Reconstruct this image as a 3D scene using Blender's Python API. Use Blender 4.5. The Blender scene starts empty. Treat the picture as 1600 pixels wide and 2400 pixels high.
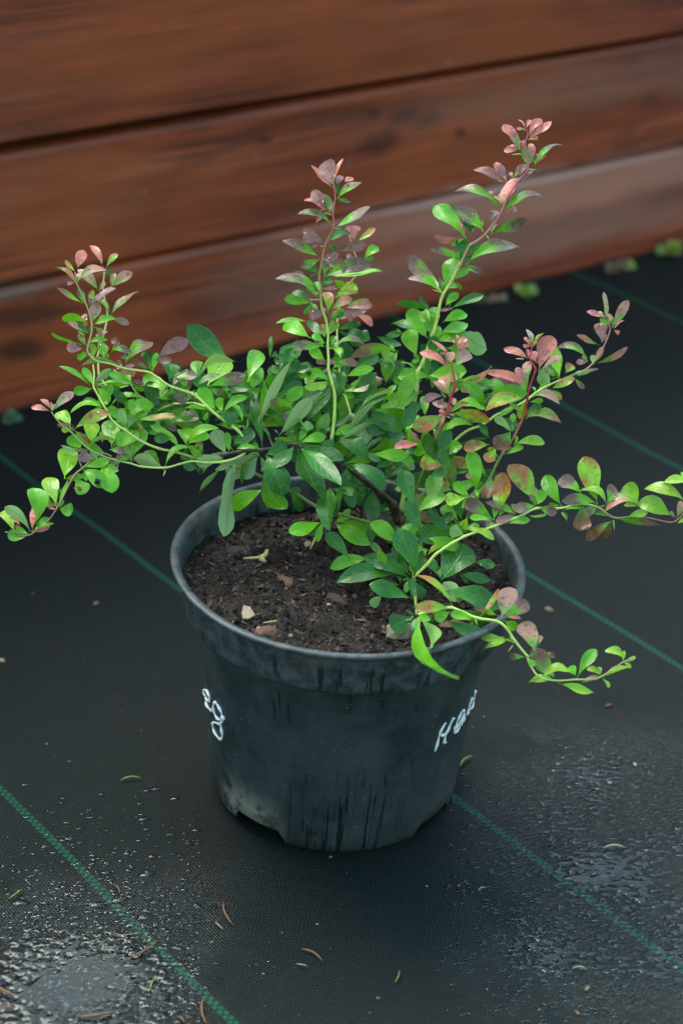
import bpy, bmesh, math, random
import numpy as np
from mathutils import Vector, Matrix, noise

random.seed(7)
sc = bpy.context.scene
COL = sc.collection

# ------------------------------------------------------------------ camera
CAM_POS = Vector((0.0, -1.1622, 0.8282))
PITCH, YAW, ROLL, FPX = 0.4892, 0.0009, 0.0309, 4792.5      # focal length in pixels of a 1600 px wide frame
fwd = Vector((math.sin(YAW)*math.cos(PITCH), math.cos(YAW)*math.cos(PITCH), -math.sin(PITCH)))
rt0 = Vector((math.cos(YAW), -math.sin(YAW), 0)); up0 = rt0.cross(fwd)
RIGHT = math.cos(ROLL)*rt0 + math.sin(ROLL)*up0
UP = -math.sin(ROLL)*rt0 + math.cos(ROLL)*up0
FWD = fwd
cam_d = bpy.data.cameras.new('camera')
cam = bpy.data.objects.new('camera', cam_d); COL.objects.link(cam)
m = Matrix((RIGHT, UP, -FWD)).transposed().to_4x4(); m.translation = CAM_POS
cam.matrix_world = m
cam_d.sensor_fit = 'HORIZONTAL'; cam_d.sensor_width = 24.0; cam_d.lens = FPX/1600*24.0
cam_d.clip_start = 0.05; cam_d.clip_end = 200
cam_d.dof.use_dof = True; cam_d.dof.focus_distance = 1.325; cam_d.dof.aperture_fstop = 5.6
sc.camera = cam

# ------------------------------------------------------------------ world, sun, exposure
w = bpy.data.worlds.new('World'); sc.world = w; w.use_nodes = True
nt = w.node_tree; bg = nt.nodes['Background']
sky = nt.nodes.new('ShaderNodeTexSky'); sky.sky_type = 'NISHITA'; sky.sun_disc = False
SUN_EL, SUN_AZ = math.radians(56), math.radians(322)        # azimuth clockwise from +Y
sky.sun_elevation = SUN_EL; sky.sun_rotation = SUN_AZ
sky.air_density = 2.0; sky.dust_density = 2.5; sky.ozone_density = 3.5
tn = nt.nodes.new('ShaderNodeMix'); tn.data_type = 'RGBA'; tn.blend_type = 'MULTIPLY'; tn.inputs[0].default_value = 1.0; tn.inputs[7].default_value = (.91, 1.05, .99, 1)
nt.links.new(sky.outputs[0], tn.inputs[6]); nt.links.new(tn.outputs[2], bg.inputs[0]); bg.inputs[1].default_value = 0.15
sd = bpy.data.lights.new('sun', 'SUN'); sd.energy = 0.9; sd.angle = math.radians(35); sd.color = (1, .94, .82)
sun = bpy.data.objects.new('sun', sd); COL.objects.link(sun)
sv = Vector((math.sin(SUN_AZ)*math.cos(SUN_EL), math.cos(SUN_AZ)*math.cos(SUN_EL), math.sin(SUN_EL)))
sun.rotation_euler = sv.to_track_quat('Z', 'Y').to_euler()
sc.view_settings.view_transform = 'Standard'; sc.view_settings.look = 'None'
sc.view_settings.exposure = 1.35; sc.view_settings.gamma = 1.0; sc.view_settings.use_curve_mapping = False
sc.render.engine = 'CYCLES'
sc.cycles.max_bounces = 8; sc.cycles.transparent_max_bounces = 8

# ------------------------------------------------------------------ helpers
def ray(px, py):
    return (FWD + RIGHT*((px-800)/FPX) - UP*((py-1200)/FPX))
DEP0 = (Vector((0, 0, .2)) - CAM_POS).dot(FWD)
def at_dep(px, py, dep):
    return CAM_POS + ray(px, py)*(DEP0+dep)
def at_z(px, py, z):
    r = ray(px, py); return CAM_POS + r*((z-CAM_POS.z)/r.z)
def to_px(p):
    d = p - CAM_POS; z = d.dot(FWD)
    return 800 + FPX*d.dot(RIGHT)/z, 1200 - FPX*d.dot(UP)/z, z-DEP0

def tag(o, label=None, cat=None, group=None, kind=None):
    if label: o['label'] = label
    if cat: o['category'] = cat
    if group: o['group'] = group
    if kind: o['kind'] = kind
    return o
def mesh(name, verts, faces, mat=None, smooth=True):
    me = bpy.data.meshes.new(name)
    me.from_pydata([tuple(v) for v in verts], [], faces)
    if mat:
        for mm in (mat if isinstance(mat, (list, tuple)) else [mat]): me.materials.append(mm)
    if smooth: me.polygons.foreach_set('use_smooth', [True]*len(me.polygons))
    me.update(); return me
def obj(name, me, parent=None, loc=(0, 0, 0)):
    o = bpy.data.objects.new(name, me); COL.objects.link(o); o.location = loc
    if parent: o.parent = parent
    return o
def empty(name, loc=(0, 0, 0)):
    return obj(name, None, None, loc)

def mat(name, base=(.5, .5, .5), rough=.5, **kw):
    mt = bpy.data.materials.new(name); mt.use_nodes = True
    b = mt.node_tree.nodes['Principled BSDF']
    b.inputs['Base Color'].default_value = (*base, 1); b.inputs['Roughness'].default_value = rough
    for k, v in kw.items(): b.inputs[k.replace('_', ' ')].default_value = v
    return mt, mt.node_tree, b
class N:
    """tiny node helper"""
    def __init__(s, nt): s.t = nt
    def n(s, typ, ins=None, **at):
        nd = s.t.nodes.new(typ)
        for k, v in at.items(): setattr(nd, k, v)
        if ins:
            for k, v in ins.items(): s.set(nd, k, v)
        return nd
    def set(s, nd, k, v):
        i = nd.inputs[k]
        if hasattr(v, 'is_output'): s.t.links.new(v, i)
        else: i.default_value = v
    def math(s, op, a, b=0.0, c=0.0, clamp=False):
        nd = s.n('ShaderNodeMath', {0: a, 1: b, 2: c}, operation=op, use_clamp=clamp); return nd.outputs[0]
    def mix(s, f, a, b, bt='MIX'):
        nd = s.n('ShaderNodeMix', data_type='RGBA', blend_type=bt)
        s.set(nd, 0, f); s.set(nd, 6, a); s.set(nd, 7, b); return nd.outputs[2]
    def noise(s, vec, scale, detail=3.0, rough=.5, dist=0.0, out=0):
        nd = s.n('ShaderNodeTexNoise', {'Vector': vec, 'Scale': scale, 'Detail': detail, 'Roughness': rough, 'Distortion': dist}); return nd.outputs[out]
    def ramp(s, v, lo, hi, a=0.0, b=1.0):
        nd = s.n('ShaderNodeMapRange', {0: v, 1: lo, 2: hi, 3: a, 4: b}, interpolation_type='SMOOTHSTEP'); return nd.outputs[0]
    def mapping(s, vec, scale=(1, 1, 1), rot=(0, 0, 0), loc=(0, 0, 0)):
        nd = s.n('ShaderNodeMapping', {'Vector': vec, 'Location': loc, 'Rotation': rot, 'Scale': scale}); return nd.outputs[0]
    def bump(s, h, strength, dist, normal=None):
        nd = s.n('ShaderNodeBump', {'Height': h, 'Strength': strength, 'Distance': dist})
        if normal is not None: s.set(nd, 'Normal', normal)
        return nd.outputs[0]

def tube(pts, rad, seg=7, cap=True):
    """swept tube through pts; returns verts, faces"""
    P = [Vector(p) for p in pts]; n = len(P)
    R = rad if isinstance(rad, (list, tuple)) else [rad]*n
    V, F = [], []
    ref = None
    for i in range(n):
        t = (P[min(i+1, n-1)] - P[max(i-1, 0)]).normalized()
        if ref is None:
            ref = t.orthogonal().normalized()
        ref = (ref - t*ref.dot(t)).normalized(); bi = t.cross(ref)
        for k in range(seg):
            a = 2*math.pi*k/seg; V.append(P[i] + (ref*math.cos(a) + bi*math.sin(a))*R[i])
    for i in range(n-1):
        for k in range(seg):
            k2 = (k+1) % seg; F.append((i*seg+k, i*seg+k2, (i+1)*seg+k2, (i+1)*seg+k))
    if cap:
        F.append(tuple(range(seg))[::-1]); F.append(tuple((n-1)*seg+k for k in range(seg)))
    return V, F
def catmull(P, sub=5):
    out = []; n = len(P)
    for i in range(n-1):
        p0, p1, p2, p3 = P[max(i-1, 0)], P[i], P[i+1], P[min(i+2, n-1)]
        for k in range(sub):
            t = k/sub
            out.append([0.5*((2*b)+(-a+c)*t+(2*a-5*b+4*c-d)*t*t+(-a+3*b-3*c+d)*t**3) for a, b, c, d in zip(p0, p1, p2, p3)])
    out.append(list(P[-1])); return out
class MB:
    def __init__(s): s.v = []; s.f = []
    def add(s, V, F):
        o = len(s.v); s.v += [tuple(v) for v in V]; s.f += [tuple(i+o for i in f) for f in F]

# ------------------------------------------------------------------ ground: woven mat
WALL_A = 0.6136; MAT_A = WALL_A + 0.0489
def mat_ground():
    mt, t, b = mat('woven_ground_fabric', (.012, .012, .012), .55); q = N(t)
    tc = q.n('ShaderNodeTexCoord').outputs['Object']
    warp = q.noise(tc, 3.0, 2.0)
    wv = q.n('ShaderNodeVectorMath', {0: q.n('ShaderNodeTexNoise', {'Vector': tc, 'Scale': 2.2, 'Detail': 1.0}).outputs['Color'], 1: (.5, .5, .5)}, operation='SUBTRACT').outputs[0]
    wv = q.n('ShaderNodeVectorMath', {0: wv, 3: .018}, operation='SCALE').outputs[0]
    v0 = q.n('ShaderNodeVectorMath', {0: tc, 1: wv}, operation='ADD').outputs[0]
    v = q.mapping(v0, rot=(0, 0, -MAT_A))
    sep = q.n('ShaderNodeSeparateXYZ', {0: v}); X, Y = sep.outputs[0], sep.outputs[1]
    c = .00185
    fx = q.math('FRACT', q.math('DIVIDE', X, c)); fy = q.math('FRACT', q.math('DIVIDE', Y, c))
    ix = q.math('FLOOR', q.math('DIVIDE', X, c)); iy = q.math('FLOOR', q.math('DIVIDE', Y, c))
    par = q.math('MODULO', q.math('ABSOLUTE', q.math('ADD', ix, iy)), 2.0)
    # tape profiles
    px_ = q.math('SINE', q.math('MULTIPLY', fx, math.pi)); py_ = q.math('SINE', q.math('MULTIPLY', fy, math.pi))
    warpT = q.math('MULTIPLY', q.math('POWER', px_, .35), q.math('ADD', .55, q.math('MULTIPLY', py_, .45)))
    weftT = q.math('MULTIPLY', q.math('POWER', py_, .35), q.math('ADD', .55, q.math('MULTIPLY', px_, .45)))
    h = q.n('ShaderNodeMix', {0: par, 2: weftT, 3: warpT}, data_type='FLOAT').outputs[0]
    # green marker yarns every 0.247 m
    per = .2471
    xs = q.math('SUBTRACT', X, STR0)
    xm = q.math('SUBTRACT', q.math('MODULO', q.math('ADD', xs, 100*per+per/2), per), per/2)
    cw = .0028; band = q.math('LESS_THAN', q.math('ABSOLUTE', xm), cw)
    sp = q.math('MODULO', q.math('ABSOLUTE', q.math('ADD', q.math('FLOOR', q.math('DIVIDE', xm, cw)), q.math('FLOOR', q.math('DIVIDE', Y, .0026)))), 2.0)
    green = q.math('MULTIPLY', band, q.math('ADD', .22, q.math('MULTIPLY', sp, .78)))
    n1 = q.noise(tc, 60, 5, .6); n2 = q.noise(tc, 9, 4, .6)
    dust = q.ramp(q.noise(tc, 5, 5, .65), .42, .75)
    base = q.mix(dust, (.0004, .0040, .0040, 1), (.0026, .0054, .0050, 1))
    speck = q.ramp(q.noise(tc, 420, 2, .5), .66, .75)
    base = q.mix(q.math('MULTIPLY', speck, .35), base, (.05, .045, .035, 1))
    base = q.mix(q.math('MULTIPLY', par, .5), base, (.006, .0150, .0138, 1))
    base = q.mix(green, base, (.003, .085, .044, 1))
    q.set(b, 'Base Color', base)
    # wetness: film of water fills the weave on the near right side and near left
    wn = q.noise(tc, 7, 4, .6)
    sx = q.n('ShaderNodeSeparateXYZ', {0: tc})
    right = q.math('MULTIPLY', q.ramp(sx.outputs[0], .05, .16), q.ramp(sx.outputs[1], .12, -.03))
    left = q.math('MULTIPLY', q.ramp(sx.outputs[0], -.02, -.10), q.ramp(sx.outputs[1], -.06, -.2))
    wet = q.math('MULTIPLY', q.math('MAXIMUM', right, left), q.ramp(wn, .36, .60), clamp=True)
    ro = q.n('ShaderNodeMapRange', {0: wet, 1: 0, 2: 1, 3: .50, 4: .10}).outputs[0]
    ro = q.math('ADD', ro, q.math('MULTIPLY', q.math('SUBTRACT', n1, .5), .25))
    q.set(b, 'Roughness', ro)
    q.set(b, 'Specular IOR Level', q.n('ShaderNodeMapRange', {0: wet, 1: 0, 2: 1, 3: .22, 4: .8}).outputs[0])
    film = q.noise(q.mapping(v, scale=(1, 2.4, 1)), 190, 3, .65, .6)
    nb = q.bump(h, .9, .0007)
    nb = q.bump(n2, .35, .008, nb)
    nb = q.bump(film, q.math('MULTIPLY', wet, 1.0), .0060, nb)
    q.set(b, 'Normal', nb)
    return mt
STR0 = .071*math.cos(MAT_A)
MG = mat_ground()
def build_ground():
    V, F = [], []
    # fine grid near, coarse sheet to the horizon
    xs = [-40, -12, -4, -2] + [(-1.2 + 3.2*i/110) for i in range(111)] + [3, 6, 14, 40]
    ys = [-40, -12, -4, -1.6] + [(-1.0 + 3.4*i/110) for i in range(111)] + [3.2, 6, 14, 40]
    for y in ys:
        for x in xs:
            r = math.hypot(x, y)
            z = 0.0
            if r > .12 and abs(x) < 3 and abs(y) < 3:
                k = min(1, (r-.12)/.15)
                z = k*(noise.noise(Vector((x*2.3, y*2.3, 3.1)))*.006 + noise.noise(Vector((x*8, y*8, 1.1)))*.0015)
            V.append((x, y, z))
    nx = len(xs)
    for j in range(len(ys)-1):
        for i in range(nx-1): F.append((j*nx+i, j*nx+i+1, (j+1)*nx+i+1, (j+1)*nx+i))
    g = obj('ground', mesh('ground', V, F, MG)); tag(g, 'black woven weed control fabric with green marker threads', kind='structure')
build_ground()
def gz(x, y):
    r = math.hypot(x, y)
    if r <= .12: return 0
    k = min(1, (r-.12)/.15)
    return k*(noise.noise(Vector((x*2.3, y*2.3, 3.1)))*.006 + noise.noise(Vector((x*8, y*8, 1.1)))*.0015)

# ------------------------------------------------------------------ fence of horizontal boards
WD = Vector((math.cos(WALL_A), math.sin(WALL_A), 0)); WN = Vector((-math.sin(WALL_A), math.cos(WALL_A), 0))
W0 = Vector((0, .8042, 0))
def fence_local(px, py):
    r_ = ray(px, py); t = (W0-CAM_POS).dot(WN)/r_.dot(WN); p = CAM_POS+r_*t - (W0 - WD*1.6)
    return Vector((p.dot(WD), p.dot(WN), p.z))
KNOTS_SHEEN = [(45, 825, .026, .014, (.03, .010, .006), .75), (40, 745, .07, .012, (.045, .015, .008), .7), (625, 330, .010, .006, (.03, .010, .006), .6), (885, 330, .030, .016, (.075, .010, .004), .85),
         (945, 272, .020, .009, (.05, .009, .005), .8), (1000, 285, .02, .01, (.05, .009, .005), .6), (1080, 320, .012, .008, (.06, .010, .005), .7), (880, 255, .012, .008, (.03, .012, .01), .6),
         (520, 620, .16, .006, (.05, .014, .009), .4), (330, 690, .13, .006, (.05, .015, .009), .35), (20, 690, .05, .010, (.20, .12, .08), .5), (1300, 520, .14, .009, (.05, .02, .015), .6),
         (1080, 610, .14, .012, (.045, .018, .012), .6), (1150, 440, .22, .010, (.40, .25, .20), .45), (1400, 430, .45, .030, (.58, .25, .18), .6), (1250, 560, .35, .030, (.50, .21, .15), .5), (1500, 180, .4, .03, (.30, .12, .08), .5)]  # pale ellipses on the right boards: sky sheen put into the wood colour
def mat_wood():
    mt, t, b = mat('stained_wood', (.1, .03, .015), .4); q = N(t)
    oi = q.n('ShaderNodeObjectInfo').outputs['Random']
    tc = q.n('ShaderNodeTexCoord').outputs['Object']
    off = q.n('ShaderNodeCombineXYZ', {0: q.math('MULTIPLY', oi, 37.0), 1: q.math('MULTIPLY', oi, 11.0), 2: q.math('MULTIPLY', oi, 5.0)}).outputs[0]
    v = q.n('ShaderNodeVectorMath', {0: tc, 1: off}, operation='ADD').outputs[0]
    # knots bend the grain
    kn = q.n('ShaderNodeTexVoronoi', {'Vector': q.mapping(v, scale=(2.6, 0.0, 7.5)), 'Scale': 1.0, 'Randomness': 1.0})
    kd = kn.outputs['Distance']
    knot = q.ramp(kd, .16, .05)
    swirl = q.ramp(kd, .5, .0)
    sep = q.n('ShaderNodeSeparateXYZ', {0: v})
    zz = q.math('ADD', sep.outputs[2], q.math('MULTIPLY', swirl, .012))
    zz = q.math('ADD', zz, q.math('MULTIPLY', q.noise(q.mapping(v, scale=(1.6, 1, 5)), 1.0, 2), .035))
    gv = q.n('ShaderNodeCombineXYZ', {0: q.math('MULTIPLY', sep.outputs[0], 1.3), 1: sep.outputs[1], 2: q.math('MULTIPLY', zz, 15)}).outputs[0]
    g1 = q.noise(gv, 2.2, 5, .6); g2 = q.noise(q.mapping(gv, scale=(3, 1, 5)), 4, 3, .6)
    colr = q.n('ShaderNodeValToRGB', {0: g1}); e = colr.color_ramp.elements
    e[0].position = .3; e[0].color = (.060, .011, .006, 1); e[1].position = .7; e[1].color = (.44, .086, .032, 1)
    m1 = e.new(.5); m1.color = (.26, .042, .017, 1)
    c = q.mix(q.math('MULTIPLY', q.ramp(g2, .45, .75), .35), colr.outputs[0], (.06, .02, .012, 1))
    fine = q.noise(q.mapping(v, scale=(3, 1, 170)), 2.0, 3, .6)
    c = q.mix(q.ramp(fine, .48, .66, 0, .75), c, (.045, .012, .007, 1))
    stain = q.noise(q.mapping(v, scale=(1.2, 1, 4)), 4.5, 4, .6, .4)
    c = q.mix(q.ramp(stain, .5, .68, 0, .6), c, (.07, .020, .012, 1))
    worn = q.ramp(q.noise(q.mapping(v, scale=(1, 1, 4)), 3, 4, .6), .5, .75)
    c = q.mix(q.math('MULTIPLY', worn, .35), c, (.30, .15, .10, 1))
    spot = q.ramp(q.noise(v, 38, 2, .4), .72, .78)
    c = q.mix(q.math('MULTIPLY', spot, .5), c, (.22, .15, .12, 1))
    fo = q.n('ShaderNodeTexCoord'); fo.object = fence; fc = fo.outputs['Object']
    fw_ = q.n('ShaderNodeVectorMath', {0: q.n('ShaderNodeTexNoise', {'Vector': fc, 'Scale': 14.0}).outputs['Color'], 3: .03}, operation='SCALE').outputs[0]
    fc = q.n('ShaderNodeVectorMath', {0: fc, 1: fw_}, operation='ADD').outputs[0]
    broad = q.ramp(q.noise(q.mapping(fc, scale=(1, 1, 3)), 2.6, 2), .40, .62)
    c = q.mix(q.math('MULTIPLY', broad, .45), c, (.46, .090, .022, 1))
    for (kx, ky, sx, sz, col, a_) in KNOTS_SHEEN:
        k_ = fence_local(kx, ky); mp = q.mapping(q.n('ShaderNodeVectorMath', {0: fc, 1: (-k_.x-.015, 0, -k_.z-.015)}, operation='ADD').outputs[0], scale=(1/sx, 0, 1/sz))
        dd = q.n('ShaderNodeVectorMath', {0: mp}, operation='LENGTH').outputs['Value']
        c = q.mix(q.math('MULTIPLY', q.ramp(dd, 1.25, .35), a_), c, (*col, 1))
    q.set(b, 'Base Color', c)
    q.set(b, 'Roughness', q.math('ADD', .34, q.math('MULTIPLY', g1, .25)))
    b.inputs['Specular IOR Level'].default_value = .45
    q.set(b, 'Normal', q.bump(q.math('ADD', g1, q.math('MULTIPLY', g2, .5)), .35, .002))
    return mt
def board_mesh(L, h, th, ch):
    # local: x along, y depth (0 = front face), z up ; chamfered front edges, slight wander along the length
    V, F = [], []; n = 60
    prof = [(0, ch*.3), (0, h-ch), (ch*.35, h-ch*.35), (ch, h), (th, h), (th, 0), (ch*.5, 0)]
    sd_ = random.random()*50
    for i in range(n+1):
        x = L*i/n
        wob = noise.noise(Vector((x*1.2, sd_, 0)))*.0022; wz = noise.noise(Vector((x*.9, 7, sd_)))*.0012
        for (y, z) in prof: V.append((x, y + wob*(1 if y < th else 0), z + wz*(z/h)))
    m_ = len(prof)
    for i in range(n):
        for k in range(m_):
            k2 = (k+1) % m_; F.append((i*m_+k, (i+1)*m_+k, (i+1)*m_+k2, i*m_+k2))
    F.append(tuple(range(m_))); F.append(tuple(n*m_+k for k in range(m_))[::-1])
    me = mesh('board', V, F, MW, smooth=False); return me
fence = empty('board_fence', W0 - WD*1.6); fence.rotation_euler = (0, 0, WALL_A)
tag(fence, 'reddish brown stained fence of wide horizontal boards behind the potted shrub', 'fence')
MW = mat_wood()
# bottom edge, top edge, forward set (m)
boards = [(-.03, .1195, .000, .007), (.1225, .2475, .002, .007), (.2545, .384, -.003, .004), (.402, .5275, .001, .004), (.531, .656, -.001, .004)]
for (z0, z1, yo, ch) in boards:
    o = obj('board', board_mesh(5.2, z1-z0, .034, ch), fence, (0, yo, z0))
    if .25 < z0 < .26: o.location = (0, -.022, z0+.0150); o.rotation_euler = (0, .0060, .0070)
V = [(x, y, z) for x in (.01, 5.19) for y in (.0345, .05) for z in (-.03, .644)]
obj('gap_blocker', mesh('gap_blocker', V, [(0, 1, 3, 2), (4, 6, 7, 5), (0, 4, 5, 1), (2, 3, 7, 6), (0, 2, 6, 4), (1, 5, 7, 3)], MW, False), fence)  # added unseen panel, keeps the sun from shining through the board gaps
for x in (.5, 2.6, 4.6):
    V = [(x+a, .052+b_, c_) for a in (0, .08) for b_ in (0, .06) for c_ in (-.03, .66)]
    F = [(0, 1, 3, 2), (4, 6, 7, 5), (0, 4, 5, 1), (2, 3, 7, 6), (0, 2, 6, 4), (1, 5, 7, 3)]
    obj('post', mesh('post', V, F, MW, False), fence)

# ------------------------------------------------------------------ pot
HP = .1762; TX, TY = .0377, -.0206
POT = empty('plant_pot'); POT.rotation_euler = Matrix(((1, 0, TX), (0, 1, TY), (-TX, -TY, 1))).to_euler()
PM = POT.rotation_euler.to_matrix()
tag(POT, 'round black plastic nursery pot with a wide rim, drip marks and white handwriting', 'plant pot')
def mat_plastic():
    mt, t, b = mat('black_plastic', (.02, .025, .03), .4); q = N(t)
    tc = q.n('ShaderNodeTexCoord').outputs['Object']
    sep = q.n('ShaderNodeSeparateXYZ', {0: tc})
    ang = q.math('ARCTAN2', sep.outputs[0], q.math('MULTIPLY', sep.outputs[1], -1.0))
    cyl = q.n('ShaderNodeCombineXYZ', {0: q.math('MULTIPLY', ang, .1), 1: 0.0, 2: sep.outputs[2]}).outputs[0]
    n1 = q.noise(tc, 18, 5, .65); n2 = q.noise(tc, 320, 3, .6); n3 = q.noise(tc, 50, 4, .6)
    c = q.mix(q.ramp(n1, .3, .7), (.012, .018, .020, 1), (.040, .050, .051, 1))
    c = q.mix(q.math('MULTIPLY', q.ramp(n3, .5, .8), .4), c, (.060, .075, .078, 1))
    c = q.mix(q.math('MULTIPLY', q.ramp(sep.outputs[2], .142, .146), .8), c, q.mix(q.ramp(q.noise(tc, 95, 5, .7), .35, .65), (.018, .027, .030, 1), (.085, .102, .106, 1)))
    # water runs: tall narrow blobs hanging from random points
    rz = q.math('ADD', sep.outputs[2], q.math('MULTIPLY', q.noise(cyl, 40, 1), .01))
    rv = q.n('ShaderNodeCombineXYZ', {0: q.math('ADD', q.math('MULTIPLY', ang, 15.0), q.math('MULTIPLY', rz, 12.0)), 1: 0.0, 2: q.math('MULTIPLY', rz, 21.0)}).outputs[0]
    vo = q.n('ShaderNodeTexVoronoi', {'Vector': rv, 'Scale': 1.0, 'Randomness': 1.0}, voronoi_dimensions='3D')
    runs = q.ramp(vo.outputs['Distance'], .21, .15)
    rv2 = q.n('ShaderNodeCombineXYZ', {0: q.math('MULTIPLY', ang, 24.0), 1: 3.0, 2: q.math('MULTIPLY', rz, 16.0)}).outputs[0]
    streak = q.ramp(q.noise(rv2, 1.0, 4, .65), .545, .60)
    pres = q.ramp(q.noise(cyl, 16, 2, .5), .42, .56); runs = q.math('MULTIPLY', runs, pres)
    # heavier runs low on the front and on the rim band
    front = q.ramp(q.math('ABSOLUTE', q.math('SUBTRACT', ang, .05)), .75, .1)
    low = q.math('MULTIPLY', q.ramp(sep.outputs[2], .085, .045), front)
    rimz = q.math('MULTIPLY', q.ramp(sep.outputs[2], .143, .148), q.math('MULTIPLY', q.ramp(sep.outputs[2], .172, .158), .85))
    m = q.math('MAXIMUM', q.math('MULTIPLY', streak, q.math('MAXIMUM', low, rimz)), q.math('MULTIPLY', runs, .75), clamp=True)
    c = q.mix(m, c, (.0035, .006, .0075, 1))
    # pale dried mud low on the left foot, specks everywhere, brown soil on the rim
    sp = q.ramp(n2, .66, .74)
    c = q.mix(q.math('MULTIPLY', sp, .55), c, (.22, .20, .18, 1))
    mudm = q.math('MULTIPLY', q.ramp(q.math('ABSOLUTE', q.math('ADD', ang, .72)), .42, .1), q.ramp(sep.outputs[2], .045, .004))
    mud = q.math('MULTIPLY', mudm, q.ramp(q.noise(tc, 70, 5, .7), .36, .6))
    c = q.mix(q.math('MULTIPLY', mud, .85), c, (.36, .33, .27, 1))
    soilm = q.math('MULTIPLY', q.ramp(sep.outputs[2], .158, .172), q.ramp(q.noise(cyl, 45, 4, .6), .52, .62))
    c = q.mix(q.math('MULTIPLY', q.math('MULTIPLY', soilm, q.ramp(n2, .45, .55)), .8), c, (.12, .06, .04, 1))
    scr = q.ramp(q.math('ABSOLUTE', q.math('SUBTRACT', q.noise(q.mapping(cyl, scale=(1, 1, 1.4)), 14, 1, .4), .5)), .004, .0)
    c = q.mix(q.math('MULTIPLY', scr, .05), c, (.2, .2, .18, 1))
    q.set(b, 'Base Color', c)
    ro = q.math('ADD', q.math('MULTIPLY', n1, .25), .40)
    ro = q.math('SUBTRACT', ro, q.math('MULTIPLY', m, .1))
    ro = q.math('ADD', ro, q.math('MULTIPLY', mud, .3), clamp=True)
    q.set(b, 'Roughness', ro)
    b.inputs['Specular IOR Level'].default_value = .5
    q.set(b, 'Normal', q.bump(n1, .25, .004, q.bump(n2, .12, .0005)))
    return mt
MP = mat_plastic()
NB = 192
def notch(a):
    """height of the bottom edge at angle a (0 = towards the camera, + = right)"""
    def bump_(c, hw, sl, h):
        d = abs((a-c+math.pi) % (2*math.pi) - math.pi)
        return h*max(0, min(1, (hw+sl-d)/sl))
    z = 0
    for c in (-.62, .98, -2.2, 2.6): z = max(z, bump_(c, .20, .09, .0125))
    return z
def rbody(z): return .0842 + .085*z
def pt(a, r, z): return (r*math.sin(a), -r*math.cos(a), z)
def build_pot():
    V, F = [], []
    prof = [(.0792, 0), (.0822, .0022), (.0838, .006), (rbody(.012), .012), (rbody(.022), .022), (rbody(.05), .05), (rbody(.09), .09), (rbody(.142), .142), (rbody(.1445), .1445)]
    inner = [(r-.0018, z) for r, z in prof][::-1]
    full = prof + inner
    for i in range(NB):
        a = 2*math.pi*i/NB; zn = notch(a)
        ww = 1 + .004*math.sin(2*a+1)
        for k, (r, z) in enumerate(full):
            zz = max(z, zn + (.0002*k if z < zn else 0)) if z < .02 else z
            if z < zn: r = max(r, rbody(zz)-.001 if k < len(prof) else rbody(zz)-.0028)
            V.append(pt(a, r*ww, zz))
    M = len(full)
    for i in range(NB):
        j = (i+1) % NB
        for k in range(M-1): F.append((i*M+k, j*M+k, j*M+k+1, i*M+k+1))
        F.append((i*M+M-1, j*M+M-1, j*M, i*M))
    body = obj('body', mesh('body', V, F, MP), POT)
    # floor of the pot inside
    V = [pt(2*math.pi*i/64, .082, .014) for i in range(64)]
    obj('bottom_plate', mesh('bottom_plate', V, [tuple(range(64))], MP, False), POT)
    # rim band with rolled lip
    V, F = [], []
    rim = [(rbody(.1445)-.0005, .1440), (.1040, .1432), (.1062, .1436), (.1068, .1450), (.1085, .1560), (.1112, .1690), (.1122, .1725), (.1130, .1738),
           (.1150, .1742), (.1160, .1754), (.1160, .1766), (.1150, .1774), (.1122, .1774), (.1104, .1764), (.1088, .1700), (.1070, .1560), (.1050, .1475), (rbody(.1475)-.0015, .1465)]
    for i in range(NB):
        a = 2*math.pi*i/NB; ww = 1 + .004*math.sin(2*a+1) + .0008*math.sin(7*a)
        dz = .0005*math.sin(3*a+.5)
        for (r, z) in rim: V.append(pt(a, r*ww, z+dz*(z-.144)*30))
    M = len(rim)
    for i in range(NB):
        j = (i+1) % NB
        for k in range(M-1): F.append((i*M+k, j*M+k, j*M+k+1, i*M+k+1))
    obj('rim', mesh('rim', V, F, MP), POT)
build_pot()
# handwriting: raised white marker strokes on the side, found where the view ray meets the pot wall
MWH, _, _b = mat('white_marker', (.82, .84, .84), .45)
def pot_hit(px, py):
    o = PM.inverted() @ CAM_POS; d = PM.inverted() @ ray(px, py).normalized()
    # cone r = .0842+.085 z
    k, c = .085, .0842
    A = d.x**2+d.y**2-(k*d.z)**2; B = 2*(o.x*d.x+o.y*d.y-k*d.z*(c+k*o.z)); C_ = o.x**2+o.y**2-(c+k*o.z)**2
    D = B*B-4*A*C_
    if D < 0: return None
    t = (-B-math.sqrt(D))/(2*A); p = o+d*t
    n = Vector((p.x, p.y, 0)).normalized()
    return p + n*.0002
strokes = {
 'ed': [[(425,520),(436,570),(447,650)], [(452,660),(488,650),(522,720),(520,768),(500,762),(478,715),(462,670)], [(482,780),(510,840),(545,875)],
        [(600,790),(575,790),(566,850),(590,930),(632,975),(662,950),(650,880),(606,800)], [(662,940),(682,965),(650,1010)],
        [(655,1000),(640,1022),(572,1005),(560,1050),(590,1130),(640,1190),(665,1150),(652,1060),(645,1010)]],
 'nel': [[(675,910),(620,1000),(592,1100),(556,1230)], [(618,1050),(660,1040),(705,975)], [(760,855),(712,960),(672,1060),(655,1138),(675,1122)],
         [(765,970),(790,960),(840,890),(870,820),(870,775),(830,830),(795,920),(768,1024),(800,1000),(848,915),(858,872),(842,935),(870,885),(885,815)],
         [(905,832),(925,770),(962,640)], [(966,630),(935,730),(950,765),(975,700),(1000,560)]]}
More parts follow.
